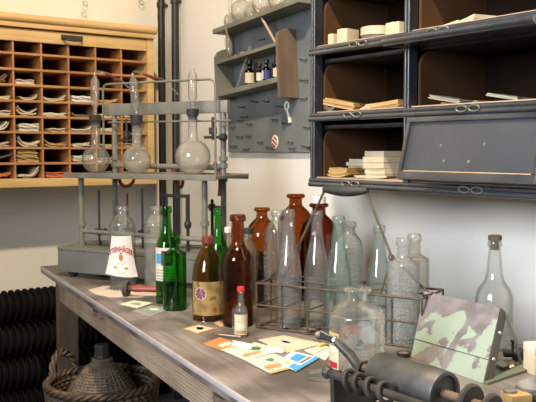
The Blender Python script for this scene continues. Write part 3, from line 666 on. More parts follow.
# brown medicine bottles on the lowest shelf board
def med(px, top, w, label, lm, out=.05, capm='black', wm='medicine'):
    lo, hi = 0, SL
    for _ in range(40):
        mid = (lo+hi)/2
        if proj(SMW @ Vector((mid, -out, .03)))[0] < px: lo = mid
        else: hi = mid
    w0 = SMW @ Vector((lo, -out, zbot+.0206)); d = depth(w0); rad = w/2*d/FPX; h = zof(w0.x, w0.y, top)-w0.z
    w0.z += rad*math.sin(tilt)
    t = thing('medicine_bottle', label, 'bottle', w0, group='brown bottles on the wall shelf')
    bm = BM(); lathe(bm, bottle_profile('phial', rad, h*.84, .002), 24); obj('glass_body', bm, M[wm], t)
    bm = BM(); lathe(bm, [(0,h*.82),(rad*.35,h*.82),(rad*.35,h*.842),(rad*.62,h*.842),(rad*.62,h*.99),(rad*.55,h),(0,h)], 16); obj('cap', bm, M[capm], t)
    fa = facing(w0.x, w0.y); bm = BM(); patch(bm, rad, fa, rad*1.1, h*.10, h*.50, base=.0004); lb = obj('paper_label', bm, M[lm], t)
    return t, rad, h, fa, lb
med(249.5, 60.5, 10.0, 'largest brown medicine bottle with cream label, leftmost on the wall shelf', 'cream')
med(259.5, 63.5, 7, 'small brown medicine bottle with white label, second from left on the shelf', 'paper', out=.062)
t, rad, h, fa, lb = med(266.5, 60, 9, 'brown medicine bottle with dark blue label on the wall shelf', 'bluepaper', out=.05)
bm = BM(); patch(bm, rad, fa-1.05, rad*.28, h*.10, h*.50, base=.001); obj('label_edge', bm, M['white'], lb)
med(276.3, 58, 7.5, 'brown medicine bottle with cream label beside the brown side board', 'cream', out=.055)
# upturned cups on the middle board (pale discs seen from below) -> shallow dishes
for px, py, lab in ((236, 58, 'small dark lid lying at the left on the middle shelf board'), (243, 54, 'small pale lid lying near the rod on the middle shelf board')):
    p = sloc(px, py, .06); w0 = SMW @ Vector((p.x, -.06, zmid+.0106))
    bm = BM(); lathe(bm, [(0,0),(.017,0),(.019,.003),(.018,.009),(.010,.012),(0,.012)], 18); o = tag(obj('jar_lid', bm, M['greyenamel' if px > 240 else 'iron']), lab, 'lid', 'lids on the wall shelf'); place(o, w0+Vector((0,0,.0014)), (-tilt, 0, 0))
# glass and wooden rods leaning in the shelf
def rod(name, a, b_, r, m, label, cat):
    bm = BM(); cyl(bm, a, b_, r, 10); return tag(obj(name, bm, m), label, cat)
def onshelf(px, z, out):
    lo, hi = -.1, SL+.1
    for _ in range(40):
        mid = (lo+hi)/2
        if proj(SMW @ Vector((mid, -out, z)))[0] < px: lo = mid
        else: hi = mid
    return SMW @ Vector((lo, -out, z))
a = onshelf(236.5, .0225, SDp-.025); rod('glass_rod', a, Vector((a.x+.004, on_x(250, 47, a.x+.004).y, on_x(250, 47, a.x+.004).z)), .006, M['labdusty'], 'thick glass rod leaning on the lowest shelf board beside the brown bottles', 'glass rod')
a = onshelf(275.5, zmid+.0135, SDp-.012); q = on_x(254, 4, a.x-.014); rod('wooden_rod', a, q, .0055, M['cabshelf'], 'long pale rod leaning from the middle shelf board up past the top board', 'rod')
# hanging brush / burette funnel at the left
pt, pb, tp_ = on_x(224.5, 20.5, XS-.01), on_x(227, 34, XS-.012), on_x(230, 56, XS-.012)
br = thing('bottle_brush', 'grey brush hanging from the top board at the left end of the wall shelf', 'brush', tp_)
bm = BM(); cyl(bm, pt-tp_, pb-tp_, .004, 10); obj('handle', bm, M['shelfwood'], br)
dv = (tp_-pb); mt = Matrix.Translation(pb-tp_) @ dv.to_track_quat('Z', 'Y').to_matrix().to_4x4(); L = dv.length
bm = BM(); lathe(bm, [(0,0),(.007,.002),(.014,L*.3),(.016,L*.5),(.014,L*.75),(.008,L*.92),(0,L)], 16, mt); obj('brush_head', bm, M['labdusty'], br)
# glass vessels on the top board
for (px, py, rp, stem, lab) in ((230.5, 22.5, 6.5, 0, 'smallest glass bulb at the left end of the top shelf board'), (241.5, 13.5, 11.2, 14, 'large clear glass bulb on top of the wall shelf, second from left'), (251, 15, 7, 10, 'small glass bulb between two large bulbs on the top board'), (262.5, 4, 11.5, 12, 'large glass bulb above the leaning rod on the top board'), (277, 2.5, 9.5, 12, 'glass bulb on the top board left of the brown side board'), (292, -3, 9.5, 12, 'glass bulb on the top board nearest the dark cabinet')):
    p = onshelf(px, ztop+.05, .06); d = depth(p); rb = rp*d/FPX; base = onshelf(px, ztop+.0164, .06)
    bm = BM(); rn = rb*.3; pr_ = [(rb*math.sin(a), rb*.97-rb*math.cos(a)) for a in [R(14)+k*(math.pi-R(14)-.31)/18 for k in range(19)]]+[(rn, rb*1.97), (rn, rb*1.97+.05), (rn*1.15, rb*1.97+.055)]
    lathe(bm, [(0, pr_[0][1])]+pr_+[(r-.0013, z) for r, z in reversed(pr_) if z > pr_[0][1]+.0014]+[(0, pr_[0][1]+.0014)], 30)
    o = tag(obj('glass_flask', bm, M['labdusty'], ang=60), lab, 'flask', 'glass bulbs on top of the wall shelf'); place(o, base+Vector((0,0,rb*.06)))
# bottle opener and round badge on the board
p = on_x(287, 105.5, XW-.023); q = on_x(290.5, 123, XW-.023)
bm = BM(); rl = .016
tube(bm, [(XW-.0235, p.y+rl*math.cos(a)*.8, p.z-.002+rl*math.sin(a)) for a in [2*math.pi*k/24 for k in range(24)]], .0042, 8, True)
tube(bm, [(XW-.0235, p.y-.002, p.z-.017), (XW-.0235, (p.y+q.y)/2, (p.z+q.z)/2-.004), (XW-.0235, q.y, q.z)], [.005, .0065, .008], 8)
tag(obj('bottle_opener', bm, M['enamelwhite']), 'pale ring-headed bottle opener hanging on the blue-grey board', 'bottle opener')
p = on_x(274.8, 142, XW-.0225); bd = thing('round_badge', 'round red and white striped badge low on the blue-grey board', 'badge', (XW-.0205, p.y, p.z))
bm = BM(); mt = Matrix.Rotation(R(-90), 4, 'Y'); ell = Matrix.Diagonal((1, .80, 1, 1))
lathe(bm, [(0,0),(.029,0),(.029,.002),(.026,.0035),(0,.0035)], 28, mt @ ell); obj('badge_disc', bm, M['enamelwhite'], bd)
bm = BM()
for k in (-.016, 0, .016):
    hw = math.sqrt(max(.0256**2-(abs(k)+.004)**2, 0))*.92
    box(bm, -hw, hw, k-.0036, k+.0036, .0036, .0041, 0, mt @ ell @ Matrix.Rotation(R(62), 4, 'Z'))
obj('red_stripe', bm, M['redprint'], bd, smooth=False)
# ------------------------------------------------------------------ dark filing cabinet on the right wall
XC = 1.65; bayY = [2.056, 1.632, 1.15]; tierZ = [1.160, 1.372, 1.585, 1.80]
cb = thing('filing_cabinet', 'black steel wall cabinet of open bays with brown wood interior and flap doors', 'cabinet', (XC, bayY[1], tierZ[0]))
def cpart(name, bm, m, parent=None, smooth=True):
    if parent is None:
        bmesh.ops.translate(bm, verts=bm.verts, vec=-cb.location); return obj(name, bm, m, cb, smooth)
    bmesh.ops.translate(bm, verts=bm.verts, vec=-cb.location); return obj(name, bm, m, parent, smooth)
YE0, YE1 = bayY[0]+.012, bayY[2]-.012
bm = BM(); box(bm, XC+.02, XW-.001, bayY[0]-.004, YE0, tierZ[0]-.016, tierZ[3], .002); cpart('end_panel', bm, M['cab'])
bm = BM(); box(bm, XC+.02, XW-.001, YE1, bayY[2]+.004, tierZ[0]-.016, tierZ[3], .002); cpart('end_panel', bm, M['cab'])
bm = BM(); box(bm, XC+.005, XW-.001, YE1, YE0, tierZ[0]-.018, tierZ[0]-.010, .001); cpart('bottom_panel', bm, M['cab'])
bm = BM(); box(bm, XC+.005, XW-.001, YE1, YE0, tierZ[3]-.01, tierZ[3]+.01, .001); cpart('top_panel', bm, M['cab'])
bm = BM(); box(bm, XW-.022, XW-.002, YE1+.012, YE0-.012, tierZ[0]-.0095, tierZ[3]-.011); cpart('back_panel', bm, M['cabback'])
for k, z in enumerate(tierZ[:3]):
    bm = BM(); box(bm, XC+.006, XW-.023, YE1+.013, YE0-.013, z-.0094, z+.0122, .001); cpart('shelf', bm, M['cabshelf'])
for k, z in enumerate(tierZ[:3]):
    bm = BM(); tube(bm, [(XC, YE1-.004, z+.001), (XC, YE0+.004, z+.001)], .0075, 12); tube(bm, [(XC-.002, YE1-.004, z-.012), (XC-.002, YE0+.004, z-.012)], .0085, 12); box(bm, XC, XC+.006, YE1, YE0, z-.018, z+.004); cpart('front_rail', bm, M['railm'])
for Y in bayY:
    bm = BM(); tube(bm, [(XC-.001, Y+.006, tierZ[0]-.012), (XC-.001, Y+.006, tierZ[3])], .0058, 10); tube(bm, [(XC-.001, Y-.006, tierZ[0]-.012), (XC-.001, Y-.006, tierZ[3])], .0058, 10); box(bm, XC, XC+.028, Y-.011, Y+.011, tierZ[0]-.012, tierZ[3]-.012); cpart('upright', bm, M['postm'])
# wooden partitions with a rounded upper front corner, and a header strip per bay
def rounded(w, h, r, n=8):
    pts = [(0, 0), (w, 0), (w, h)]
    return pts + [(r-r*math.sin(R(90)*k/n), h-r+r*math.cos(R(90)*k/n)) for k in range(n+1)]
for t in range(3):
    for bi in range(2):
        Yl, Yr = bayY[bi]-.013, bayY[bi+1]+.013
        for Yp in (Yl-.010, Yr):
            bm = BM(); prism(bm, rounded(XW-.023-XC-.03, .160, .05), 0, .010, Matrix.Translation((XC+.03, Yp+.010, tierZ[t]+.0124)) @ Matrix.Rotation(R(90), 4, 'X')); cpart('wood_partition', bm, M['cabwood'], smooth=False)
        # stowed flap's lower lip shows as a thin bright edge
        if not (t == 0 and bi == 1):
            bm = BM(); z = tierZ[t+1]-.042; tube(bm, [(XC+.028, Yl-.012, z), (XC+.028, Yr+.012, z)], .0022, 8); box(bm, XC+.028, XC+.26, Yl-.012, Yr+.012, z+.0015, z+.010); cpart('stowed_flap', bm, M['cab'])
# protruding flap under the upper right bay
bm = BM(); z = tierZ[2]-.030; box(bm, XC-.075, XC+.02, bayY[2]+.005, bayY[1]-.005+.03, z-.006, z+.010, .002)
tube(bm, [(XC-.075, bayY[2]+.005, z+.006), (XC-.075, bayY[1]+.025, z+.006)], .009, 10); cpart('pulled_flap', bm, M['railm'])
# hanging flap door over the lower right bay, tilted out at its foot
yl, yr = bayY[1]-.028, bayY[2]+.006; wy = yl-yr; hh = .175
fd = bpy.data.objects.new('flap_door', None); 
mt = Matrix.Translation(Vector((XC-.013, yl, tierZ[1]-.024))-cb.location) @ Matrix.Rotation(R(14), 4, 'Y')
def fl_bm(y0, y1, z0, z1, x0, x1, bev=.0015):
    bm = BM(); box(bm, x0, x1, -y1, -y0, z0, z1, bev); bmesh.ops.transform(bm, verts=bm.verts, matrix=mt); return bm
bpy.data.objects.remove(fd)
fdo = obj('flap_door', fl_bm(0, wy, -hh, 0, -.004, .006), M['flap'], cb)
for (n_, y0, y1, z0, z1) in (('frame_strip',0,wy,-.014,0), ('frame_strip',0,wy,-hh,-hh+.022), ('frame_strip',0,.013,-hh+.022,-.014), ('frame_strip',wy-.013,wy,-hh+.022,-.014)):
    obj(n_, fl_bm(y0, y1, z0, z1, -.013, -.0042, .003), M['railm'], fdo)
obj('bead_line', fl_bm(.014, wy-.014, -hh+.022, -hh+.025, -.007, -.0042, .0005), M['kraft'], fdo)
for (fy, fz) in ((.30,.46),(.62,.44),(.345,.70),(.53,.70)):
    bm = BM(); lathe(bm, [(0,.0022),(.004,.0015),(.005,0)], 10, mt @ Matrix.Translation((-.0042, -wy*fy, -hh*fz)) @ Matrix.Rotation(R(-90), 4, 'Y')); obj('screw', bm, M['steel'], fdo)
# wire label clips on the rails
for (px, t) in ((357, 2), (352, 1), (350.5, 0), (467, 1), (471, 0), (436, 2)):
    z = tierZ[t]-.004; Y = on_x(px, 150, XC-.012).y
    bm = BM()
    for s in (-1, 1):
        tube(bm, [(XC-.0125-.001*math.sin(a), Y+s*.021+.018*math.cos(a), z+.008*math.sin(a)) for a in [2*math.pi*k/20 for k in range(20)]], .0021, 6, True)
    cpart('label_clip', bm, M['steel'])
# things stored in the bays
def onc(px, z, X):
    lo, hi = 0.8, 2.6
    for _ in range(40):
        mid = (lo+hi)/2
        if proj((X, mid, z))[0] < px: hi = mid
        else: lo = mid
    return lo
def stack(name, px, t, X, w, dp, layers, lm, label, rz=0, curl=.001, th=.004, skew=0, cat='papers', group='papers in the dark cabinet'):
    z = tierZ[t]+.0128; Y = onc(px, z, X); bm = BM(); zz = 0
    for k in range(layers):
        ww = w*random.uniform(.9, 1); dd = dp*random.uniform(.9, 1); tt = th*random.uniform(.8, 1.2); jx, jy = random.uniform(-.004, .004), random.uniform(-.004, .004); n = 8; g = []
        for i in range(n+1):
            u = -1+2*i/n; zc = zz + curl*abs(u)**2 + skew*(u+1)*.5
            g.append([bm.verts.new(v) for v in ((jx-dd/2, jy+u*ww/2, zc), (jx+dd/2, jy+u*ww/2, zc), (jx+dd/2, jy+u*ww/2, zc+tt), (jx-dd/2, jy+u*ww/2, zc+tt))])
        for a, b_ in zip(g, g[1:]):
            for j in range(4): bm.faces.new((a[j], b_[j], b_[(j+1) % 4], a[(j+1) % 4]))
        bm.faces.new(g[0]); bm.faces.new(g[-1][::-1]); zz += tt+.0004
    o = tag(obj(name, bm, M[lm], ang=30), label, cat, group); place(o, (X, Y, z), (0, 0, rz)); return o
stack('paper_stack', 370, 0, 1.83, .10, .12, 5, 'cream', 'tall cream paper stack in the lower left bay, back left of the taller one', .1, th=.011)
stack('paper_stack', 388, 0, 1.765, .10, .12, 5, 'cream', 'tallest cream paper stack in the lower left bay beside the flap door', -.05, th=.0145)
stack('paper_stack', 346, 0, 1.715, .075, .10, 6, 'kraft', 'brownish paper stack curling at the left of the lower left bay', .25, curl=.006, th=.004)
stack('loose_sheets', 374, 0, 1.70, .12, .06, 2, 'cream', 'loose cream sheets lying in front of the stacks in the lower left bay', .35, curl=.004, th=.002)
stack('paper_stack', 347, 1, 1.74, .12, .12, 4, 'kraft', 'slanted brown envelope stack in the middle left bay', .3, skew=.022, th=.005)
stack('paper_stack', 366, 1, 1.70, .09, .05, 3, 'cream', 'tilted cream letters in the middle left bay', -.3, skew=-.018, th=.004)
stack('paper_stack', 392, 1, 1.74, .13, .11, 4, 'kraft', 'flat brown folder stack at the right of the middle left bay', .15, skew=-.010, th=.0055)
stack('paper_scrap', 334, 1, 1.70, .04, .06, 3, 'greypaper', 'dark crumpled scrap at the left end of the middle left bay', .4, curl=.012, th=.004)
stack('paper_stack', 455, 1, 1.73, .10, .12, 3, 'cream', 'curled cream sheets at the left of the middle right bay', .2, skew=.018, th=.003)
stack('paper_stack', 470, 1, 1.80, .14, .09, 3, 'kraft', 'brown paper pile at the back of the middle right bay', 0, th=.003)
stack('paper_stack', 513, 1, 1.73, .09, .10, 2, 'cream', 'cream sheets slanting at the right end of the middle right bay', .15, skew=.015, th=.003)
stack('paper_stack', 449, 2, 1.74, .12, .10, 4, 'cream', 'tilted cream papers in the upper right bay beside the upright', .2, skew=-.02, th=.004)
stack('paper_stack', 474, 2, 1.73, .09, .08, 4, 'cream', 'pale papers right of the tilted ones in the upper right bay', -.2, skew=-.012, th=.004)
# upper left bay: wrapped blocks, round box, carton
def cbox(name, px, t, X, w, dp, h, m, label, cat, rz=0, bev=.003):
    z = tierZ[t]+.0128; Y = onc(px, z, X); bm = BM(); box(bm, -dp/2, dp/2, -w/2, w/2, 0, h, bev)
    o = thing(name, label, cat, (X, Y, z), rz); obj('carton', bm, M[m], o)
    bm = BM(); box(bm, -dp/2-.0006, dp/2+.0006, -.004, .004, -.0002, h+.0006); obj('tie_band', bm, M['cream'], o, smooth=False); return o
cbox('paper_packet', 337, 2, 1.70, .025, .06, .034, 'cream', 'small cream packet at the left of the upper left bay', 'packet', .1)
cbox('paper_packet', 348, 2, 1.71, .042, .06, .046, 'cream', 'wrapped square packet left of the round box in the upper left bay', 'packet', .15)
z = tierZ[2]+.0128; Y = onc(376.5, z, 1.745); rb = thing('round_box', 'low round pale green-grey box in the upper left bay', 'box', (1.745, Y, z))
bm = BM(); lathe(bm, [(0,0),(.048,0),(.048,.030),(0,.030)], 32); obj('box_body', bm, M['greypaper'], rb)
bm = BM(); lathe(bm, [(.0482,.018),(.050,.018),(.050,.042),(.047,.044),(0,.044),(0,.032),(.0482,.032)], 32); obj('lid', bm, M['cream'], rb)
cbox('small_carton', 399, 2, 1.73, .055, .06, .042, 'cream', 'brown-banded cream carton beside the upright in the upper left bay', 'box', .05)
# ------------------------------------------------------------------ bottles on the table (left group)
P = {}
# schnapps bottle with loose paper label
t, p, rad, h = bottle('schnapps_bottle', 'clear straight-sided glass bottle with a loose white label bearing red letters', 'stein', 123, 291, 206, 26, M['clear'])
fa = facing(p.x, p.y)-.12
def flare_label(t, rad, h, fa):
    bm = BM(); n, mrows = 14, 8; zt_, zb_ = h*.655, h*.185; grid = []
    for j in range(mrows+1):
        v = j/mrows; z = zt_+(zb_-zt_)*v; hw = rad*(.92+.30*v); off = rad+.001+.012*v**2; row = []
        for i in range(n+1):
            u = -1+2*i/n; a = fa+u*hw/rad*.85; bend = 1-.25*v*abs(u)**2
            rr = off*(1+.10*v*u*u)
            zz = z - .006*v*math.sin(u*1.5+.4)
            row.append([Vector((q*math.cos(a), q*math.sin(a), zz)) for q in (rr, rr+.0005)])
        grid.append(row)
    vs = [[[bm.verts.new(c) for c in cell] for cell in row] for row in grid]
    for j in range(mrows):
        for i in range(n):
            for l in (0, 1): bm.faces.new((vs[j][i][l], vs[j][i+1][l], vs[j+1][i+1][l], vs[j+1][i][l]))
    for j in range(mrows):
        for i in (0, n): bm.faces.new((vs[j][i][0], vs[j+1][i][0], vs[j+1][i][1], vs[j][i][1]))
    for i in range(n):
        for j in (0, mrows): bm.faces.new((vs[j][i][0], vs[j][i+1][0], vs[j][i+1][1], vs[j][i][1]))
    return obj('loose_label', bm, M['white'], t)
lb = flare_label(t, rad, h, fa)
def conform(bm, rad, h, fa):
    zt_, zb_ = h*.655, h*.185
    for v in bm.verts:
        x, y, z = v.co; vv = (zt_-y)/(zt_-zb_); hw = rad*(.92+.30*vv); off = rad+.001+.012*vv**2; u = x/hw
        a = fa+u*hw/rad*.85; rr = off*(1+.10*vv*u*u)+.0009+z; v.co = Vector((rr*math.cos(a), rr*math.sin(a), y-.006*vv*math.sin(u*1.5+.4)))
    return bm
fs = h*.060
bm = text_bm('STEINHÄGER', fs, arc=4.5, mtx=Matrix.Translation((0, h*.500, 0)) @ Matrix.Diagonal((.92, 1.45, 1, 1))); obj('lettering', conform(bm, rad, h, fa), M['redprint'], lb, smooth=False)
bm = BM(); prism(bm, [(-.007,.010),(.007,.010),(.007,-.003),(0,-.012),(-.007,-.003)], 0, .0003, Matrix.Translation((0, h*.40, 0))); obj('crest', conform(bm, rad, h, fa), M['orange'], lb, smooth=False)
bm = BM(); prism(bm, [(.004*math.cos(2*math.pi*k/12), .003*math.sin(2*math.pi*k/12)) for k in range(12)], 0, .0003, Matrix.Translation((0, h*.452, 0)))
for k, yy in enumerate((.345, .33, .235, .222)): prism(bm, [(-.012+.002*(k%2), 0), (.012-.003*(k%2), 0), (.012-.003*(k%2), .0009), (-.012+.002*(k%2), .0009)], 0, .0003, Matrix.Translation((0, h*yy, 0)))
obj('crown_mark', conform(bm, rad, h, fa), M['greypaper'], lb, smooth=False)
for s in (-1, 1):
    bm = BM(); prism(bm, [(-.006,-.0028),(.006,-.0028),(.006,.0028),(-.006,.0028)], 0, .0003, Matrix.Translation((s*.0175, h*.285, 0))); obj('gold_medal', conform(bm, rad, h, fa), M['goldprint'], lb, smooth=False)
bottle('schnapps_bottle', 'plain clear glass bottle standing behind the tall green bottle', 'stein', 156.5, 291.5, 206, 24, M['dusty'])
t, p, rad, h = bottle('wine_bottle', 'tall green bottle with a picture label, left of the short green one', 'wine', 167.3, 304.5, 206, 22.5, M['green2'])
fa = facing(p.x, p.y)-.25
bm = BM(); patch(bm, rad, fa, rad*1.05, h*.24, h*.58, base=.0004); lb = obj('paper_label', bm, M['paper'], t)
bm = BM(); patch(bm, rad, fa+.25, rad*.5, h*.40, h*.55, base=.001); obj('picture_print', bm, M['darkprint'], lb)
bm = BM(); patch(bm, rad, fa+.25, rad*.32, h*.425, h*.53, base=.0016); obj('picture_center', bm, M['oldlabel'], lb)
bm = BM(); patch(bm, rad, fa-.55, rad*.28, h*.42, h*.52, base=.001); obj('blue_print', bm, M['sky'], lb)
bm = BM()
for k in range(4): patch(bm, rad, fa, rad*.8, h*(.26+.03*k), h*(.265+.03*k), base=.001)
obj('text_lines', bm, M['greypaper'], lb)
t, p, rad, h = bottle('green_bottle', 'short bright green straight-sided bottle in front of the tall green one', 'gin', 175, 311.5, 234.5, 23.5, M['green'])
bottle('wine_bottle', 'green bottle standing behind the brown flagon with maroon cap', 'wine', 218.5, 304, 209, 20, M['green2'])
# brown flagon with pinwheel label
t, p, rad, h = bottle('brown_flagon', 'brown flagon with maroon cap and worn tan pinwheel label', 'flagon', 208.3, 322, 236, 31.5, M['plasticbrown'], cap=.085, capm='maroon', capr=.37)
fa = facing(p.x, p.y); bm = BM(); patch(bm, rad, fa, rad*1.25, h*.075, h*.475, base=.0004); lb = obj('tan_label', bm, M['oldlabel'], t)
cz = h*.335; co = -rad*.50
bm = BM(); prism(bm, [(rad*.40*math.cos(2*math.pi*k/28), rad*.40*math.sin(2*math.pi*k/28)) for k in range(28)], .0009, .0012); 
for v in bm.verts: v.co.x += co
obj('emblem_disc', wrap(bm, rad, fa, cz), M['cream'], lb, smooth=False)
for k in range(8):
    a = 2*math.pi*k/8; a2 = a+.5; r1, r2 = rad*.08, rad*.36
    bm = BM(); prism(bm, [(r1*math.cos(a), r1*math.sin(a)), (r2*math.cos(a-.10), r2*math.sin(a-.10)), (r2*math.cos(a2), r2*math.sin(a2)), (r1*math.cos(a2), r1*math.sin(a2))], .0014, .0017)
    for v in bm.verts: v.co.x += co
    obj('emblem_ray', wrap(bm, rad, fa, cz), M['redprint' if k % 2 else 'blueprint'], lb, smooth=False)
bm = BM(); prism(bm, [((.0075 if k % 2 == 0 else .0032)*math.sin(2*math.pi*k/10), (.0075 if k % 2 == 0 else .0032)*math.cos(2*math.pi*k/10)) for k in range(10)], .0009, .0013)
for v in bm.verts: v.co.x += rad*.42
obj('red_star', wrap(bm, rad, fa, h*.14), M['redprint'], lb, smooth=False)
bm = BM()
for k in range(3): patch(bm, rad, fa-.5, rad*(.35-.06*k), h*(.13+.032*k), h*(.138+.032*k), base=.0009)
obj('text_lines', bm, M['brownpaper'], lb)
bottle('amber_bottle', 'tall amber bottle with a long neck beside the brown flagon', 'amber', 238, 328, 214.5, 30.5, M['amber'])
t, p, rad, h = bottle('miniature_bottle', 'tiny clear liqueur bottle with a red cap standing before the tall amber bottle', 'beer', 241, 338, 286.5, 13.2, M['clear'], cap=.10, capm='red', capr=.56, t=.0015)
fa = facing(p.x, p.y); bm = BM(); patch(bm, rad, fa, rad*1.2, h*.06, h*.46, base=.0003); lb = obj('paper_label', bm, M['cream'], t)
bm = BM(); prism(bm, [(-.006,-.0035),(.006,.0015),(.006,.0045),(-.006,-.0005)], .0007, .001); obj('red_slash', wrap(bm, rad, fa, h*.34), M['redprint'], lb, smooth=False)
bm = BM(); patch(bm, rad, fa, rad*.8, h*.09, h*.14, base=.0008); obj('orange_foot', bm, M['orange'], lb)
bm = BM(); patch(bm, rad, fa+.1, rad*.6, h*.19, h*.27, base=.0008); obj('green_print', bm, M['palegreen'], lb)
bottle('small_bottle', 'small clear bottle with pale stopper hidden behind the green bottle', 'beer', 228.5, 298, 227, 14, M['yellowish'], cap=.08, capm='white_cap', capr=.55)
bottle('dusty_bottle', 'yellowish dusty bottle with black stopper squeezed behind the tall amber bottle', 'stein', 248.5, 306, 228, 20, M['yellowish'], cap=.07, capm='rubber', capr=.5)
# amber jugs behind
bottle('amber_jug', 'orange-brown apothecary jug behind the tall amber bottle, leftmost of the jugs', 'jug', 262, 297.5, 207.5, 31, M['brownglass'])
bottle('dark_flask', 'small dark violet bottle half hidden beside the embossed clear bottle', 'phial', 262.5, 308, 252, 11, M['violetglass'])
bottle('amber_jug', 'orange amber jug behind the crate, the tallest open one', 'jug', 295.5, 293, 194, 36, M['amber'])
bottle('amber_jug', 'dark brown jug with a white stopper behind the crate', 'jug', 318.5, 302, 196, 37, M['darkamber'], cap=.07, capm='white_cap', capr=.36)
# embossed bottle
t, p, rad, h = bottle('embossed_bottle', 'clear bottle with a knobbly embossed body left of the crate', 'stein', 277, 312, 210, 25, M['clear'])
bm = BM()
for j in range(11):
    for k in range(18):
        a = 2*math.pi*(k+.5*(j % 2))/18; z = h*(.12+.045*j)
        lathe(bm, [(.0055,0),(.0042,.0018),(0,.003)], 8, Matrix.Translation((rad*math.cos(a), rad*math.sin(a), z)) @ Matrix.Rotation(a, 4, 'Z') @ Matrix.Rotation(R(90), 4, 'Y'))
obj('embossed_pattern', bm, M['dusty'], t)
# ------------------------------------------------------------------ wire bottle crate
c0 = on_z(256.5, 328); c1 = on_z(421.5, 350); ce = (c1-c0); CL = ce.length; ce.normalize(); crz = math.atan2(ce.y, ce.x); CW = .155
CM = Matrix.Translation(c0) @ Matrix.Rotation(crz, 4, 'Z')
cr = thing('wire_crate', 'rusty wire bottle carrier with a tall bail and dark grip on the table', 'bottle carrier', c0, crz)
def cz_at(x, y, py):
    w = CM @ Vector((x, y, 0)); return zof(w.x, w.y, py)-.78
CH = cz_at(0, 0, 283); g = .0026
def rect(z, i=0): return [(i,i,z),(CL-i,i,z),(CL-i,CW-i,z),(i,CW-i,z)]
bm = BM()
for z, r_ in ((CH, .0030), (CH*.52, g), (.0035, g)):
    pts = rect(z, 0)
    for a, b_ in zip(pts, pts[1:]+pts[:1]): tube(bm, [a, b_], r_, 8)
nx = 6
for k in range(nx+1):
    x = CL*k/nx
    tube(bm, [(x, 0, CH), (x, 0, .0035), (x, CW, .0035), (x, CW, CH)], g, 8)
    if 0 < k < nx: tube(bm, [(x, 0, CH*.52), (x, CW, CH*.52)], .002, 6)
tube(bm, [(0, CW/2, CH), (0, CW/2, .0035), (CL, CW/2, .0035), (CL, CW/2, CH)], g, 8); tube(bm, [(0, CW/2, CH), (CL, CW/2, CH)], g, 8)
for k in range(3): tube(bm, [(0, CW*(.25+.25*k), .0036), (CL, CW*(.25+.25*k), .0036)], .002, 6)
tube(bm, [(CL+.012*math.sin(a), CW*.2+.012-.012*math.cos(a), CH+.006+.004*math.sin(a)) for a in [2*math.pi*k/14 for k in range(14)]], .0025, 6, True)
obj('wire_basket', bm, M['rust'], cr)
def cx_of(px, y, z):
    lo, hi = -.2, CL+.2
    for _ in range(40):
        mid = (lo+hi)/2
        if proj(CM @ Vector((mid, y, z)))[0] < px: lo = mid
        else: hi = mid
    return lo
ym = CW*.45
gz = cz_at(CL*.5, ym, 191); gx0, gx1 = cx_of(325, ym, gz), cx_of(366, ym, gz)
jz0 = cz_at(CL*.2, ym, 249.5); jx0 = cx_of(298, ym, jz0); jz1 = cz_at(CL*.8, ym, 259); jx1 = cx_of(391.5, ym, jz1)
fx0, fx1 = cx_of(279.5, 0, CH), cx_of(380, 0, CH)
bm = BM()
tube(bm, [(0, ym*.9, CH), (jx0, ym, jz0+.006), (gx0, ym, gz+.002)], .0032, 8)
tube(bm, [(CL, ym*.9, CH), (jx1, ym, jz1+.006), (gx1, ym, gz)], .0032, 8)
tube(bm, [(fx0, 0, CH), (jx0, ym, jz0)], .003, 8); tube(bm, [(fx1, 0, CH), (jx1, ym, jz1)], .003, 8)
for x, z in ((jx0, jz0), (jx1, jz1)): tube(bm, [(x+.007*math.cos(a), ym, z+.003+.007*math.sin(a)) for a in [2*math.pi*k/12 for k in range(12)]], .0022, 6, True)
tube(bm, [(gx0, ym, gz+.002), (gx1, ym, gz)], .0032, 8)
obj('bail', bm, M['rust'], cr)
bm = BM(); n = 16; gl_ = gx1-gx0
pts = [(gx0-.004+(gl_+.008)*k/n, ym, gz+.003-.003*math.sin(math.pi*k/n)) for k in range(n+1)]
tube(bm, pts, [.0085+.0065*math.sin(math.pi*k/n)**1.3 for k in range(n+1)], 14); obj('grip', bm, M['rubber'], cr)
def crate_bottle(name, label, kind, px, y, top, w, m, bottom=.0075):
    x = cx_of(px, y, .06); p = CM @ Vector((x, y, bottom)); return bottle(name, label, kind, px, 0, top, w, m, pos=p)
crate_bottle('soda_bottle', 'clear slope-shouldered bottle, leftmost in the crate', 'cider', 288.5, .041, 209.5, 26, M['clear'])
crate_bottle('soda_bottle', 'clear slope-shouldered bottle in the crate in front of the dark brown jug', 'cider', 316.5, .113, 211, 25, M['clear'])
crate_bottle('soda_bottle', 'pale green-tinted slope-shouldered bottle in the middle of the crate', 'cider', 338, .041, 216, 27.5, M['aqua'])
crate_bottle('frosted_bottle', 'frosted white cylinder bottle behind the green-tinted crate bottle', 'jar', 349, .116, 221.5, 27.5, M['frost'])
crate_bottle('soda_bottle', 'pale aqua bottle in the crate under the right arm of the bail', 'cider', 378.5, .115, 225, 26, M['aqua'])
crate_bottle('speckled_bottle', 'speckled cloudy clear bottle at the right front of the crate', 'gin', 403, .042, 238, 32.5, M['frost'])
crate_bottle('speckled_bottle', 'clear straight bottle behind the speckled one at the crate end', 'gin', 413.5, .117, 234, 30, M['dusty'])
# corked bottle by the wall
t, p, rad, h = bottle('corked_bottle', 'tall clear bottle with a dark cork behind the chipped mint plate', 'tall', 493, 352, 235, 37, M['clear'], cap=.045, capm='cork', capr=.36)
bm = BM(); rr = rad*.25; lathe(bm, [(0,h*.87),(rr*.85,h*.87),(rr,h*.945),(0,h*.945)], 16); obj('cork_plug', bm, M['cork'], t)
